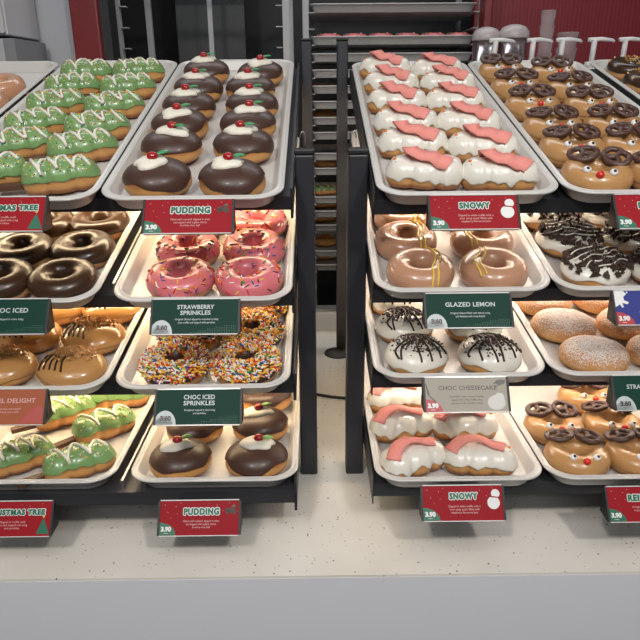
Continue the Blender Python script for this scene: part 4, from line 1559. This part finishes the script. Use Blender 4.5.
b.box(-0.935 - p0.x, -0.915 - p0.x, 1.953 - p0.y, 1.9595 - p0.y, 1.70, 1.735)
b.build('spout', M['dark'], gm, False)

# back bar in front of the red wall, with pump bottles, cups and lids
bb = empty('back_bar', Matrix.Translation((1.1, 2.1, 0)))
tag(bb, 'dark back bar along the red wall behind the reindeer tray', 'cabinet')
part_box('body', M['dark'], bb, 0.50, 1.9, 1.90, 2.30, 0.0, 1.455)
part_box('bar_top', M['greywall'], bb, 0.49, 1.91, 1.88, 2.31, 1.456, 1.48, 0.002)
BT = 1.48


def pump_mesh():
    root = empty('pump_bottle')
    b = MB()
    prof = [(0.040, 0.0), (0.043, 0.004), (0.043, 0.135), (0.036, 0.155), (0.016, 0.170), (0.016, 0.185)]
    b.grid([[Vector((r * math.cos(2 * PI * j / 24), r * math.sin(2 * PI * j / 24), z)) for j in range(24)] for r, z in prof], True, 0, True, True)
    b.build('bottle', M['offwhite'], root)
    b = MB(); b.cyl((0, 0, 0.185), (0, 0, 0.200), 0.018, n=18)
    b.build('collar', M['offwhite'], root)
    b = MB(); b.cyl((0, 0, 0.200), (0.002, 0, 0.258), 0.0075, n=12)
    b.build('stem', M['offwhite'], root)
    b = MB()
    b.tube([(-0.016, 0, 0.258), (0.02, 0, 0.260), (0.050, 0, 0.257), (0.058, 0, 0.253)], [0.0075, 0.0072, 0.0055, 0.0045], 10, flat=0.8)
    b.build('nozzle', M['offwhite'], root)
    return root


pm = pump_mesh()
pos = ['first', 'second', 'third', 'fourth', 'fifth']
for i, x in enumerate((0.520, 0.628, 0.712, 0.803, 0.892)):
    o = pm if i == 0 else dup(pm)
    o.matrix_world = Matrix.Translation((x, 1.985, BT)) @ Matrix.Rotation(0.05 * (i % 3 - 1) if i > 1 else PI + 0.05 if i == 9 else 0.08, 4, 'Z')
    tag(o, 'white pump bottle on the back bar, %s from the bakery trolley' % pos[i], 'bottle', 'pump bottles on the back bar')


def cup_stack(x, y, r, h, n, lab):
    b = MB()
    rows = []
    for k in range(n):
        z = h * k / n
        rows += [(r * 0.86, z), (r * 1.0, z + h / n * 0.8), (r * 1.05, z + h / n * 0.9)]
    rows.append((r * 1.0, h))
    b.grid([[Vector((q * math.cos(2 * PI * j / 24), q * math.sin(2 * PI * j / 24), z)) for j in range(24)] for q, z in rows], True, 0, True, True)
    o = b.build('cup_stack', M['clear'])
    o.location = (x, y, BT)
    tag(o, lab, 'cups')
    return o


cup_stack(0.700, 2.09, 0.021, 0.345, 9, 'tall stack of clear plastic cups on the back bar')
cup_stack(0.765, 2.09, 0.030, 0.285, 7, 'shorter stack of clear plastic cups beside the tall stack')
M['frost'] = mat('frosted_plastic', (0.50, 0.44, 0.45), 0.35, trans=0.15)


def jar(x, y, r, z0, zt, lab):
    root = empty('lidded_jar', Matrix.Translation((x, y, BT)))
    tag(root, lab, 'jar', 'lidded jars on the back bar')
    b = MB(); b.cyl((0, 0, 0), (0, 0, z0), r * 0.86, r * 0.92, 28)
    b.build('jar_body', mat('smoked_jar', (0.10, 0.05, 0.06), 0.2, trans=0.5), root)
    b = MB()
    prof = [(r, 0), (r * 1.03, 0.004), (r * 0.97, 0.022), (r * 0.75, 0.036), (r * 0.35, 0.043), (0.02 * r, 0.045)]
    b.grid([[Vector((q * math.cos(2 * PI * j / 28), q * math.sin(2 * PI * j / 28), z0 + z * (zt / 0.045))) for j in range(28)] for q, z in prof], True, 0, True, True)
    b.build('dome_lid', M['frost'], root)


jar(0.605, 2.10, 0.045, 0.27, 0.040, 'dark jar with frosted dome lid between two pump bottles')
jar(0.527, 2.12, 0.042, 0.265, 0.040, 'dark jar with frosted dome lid beside the red post')
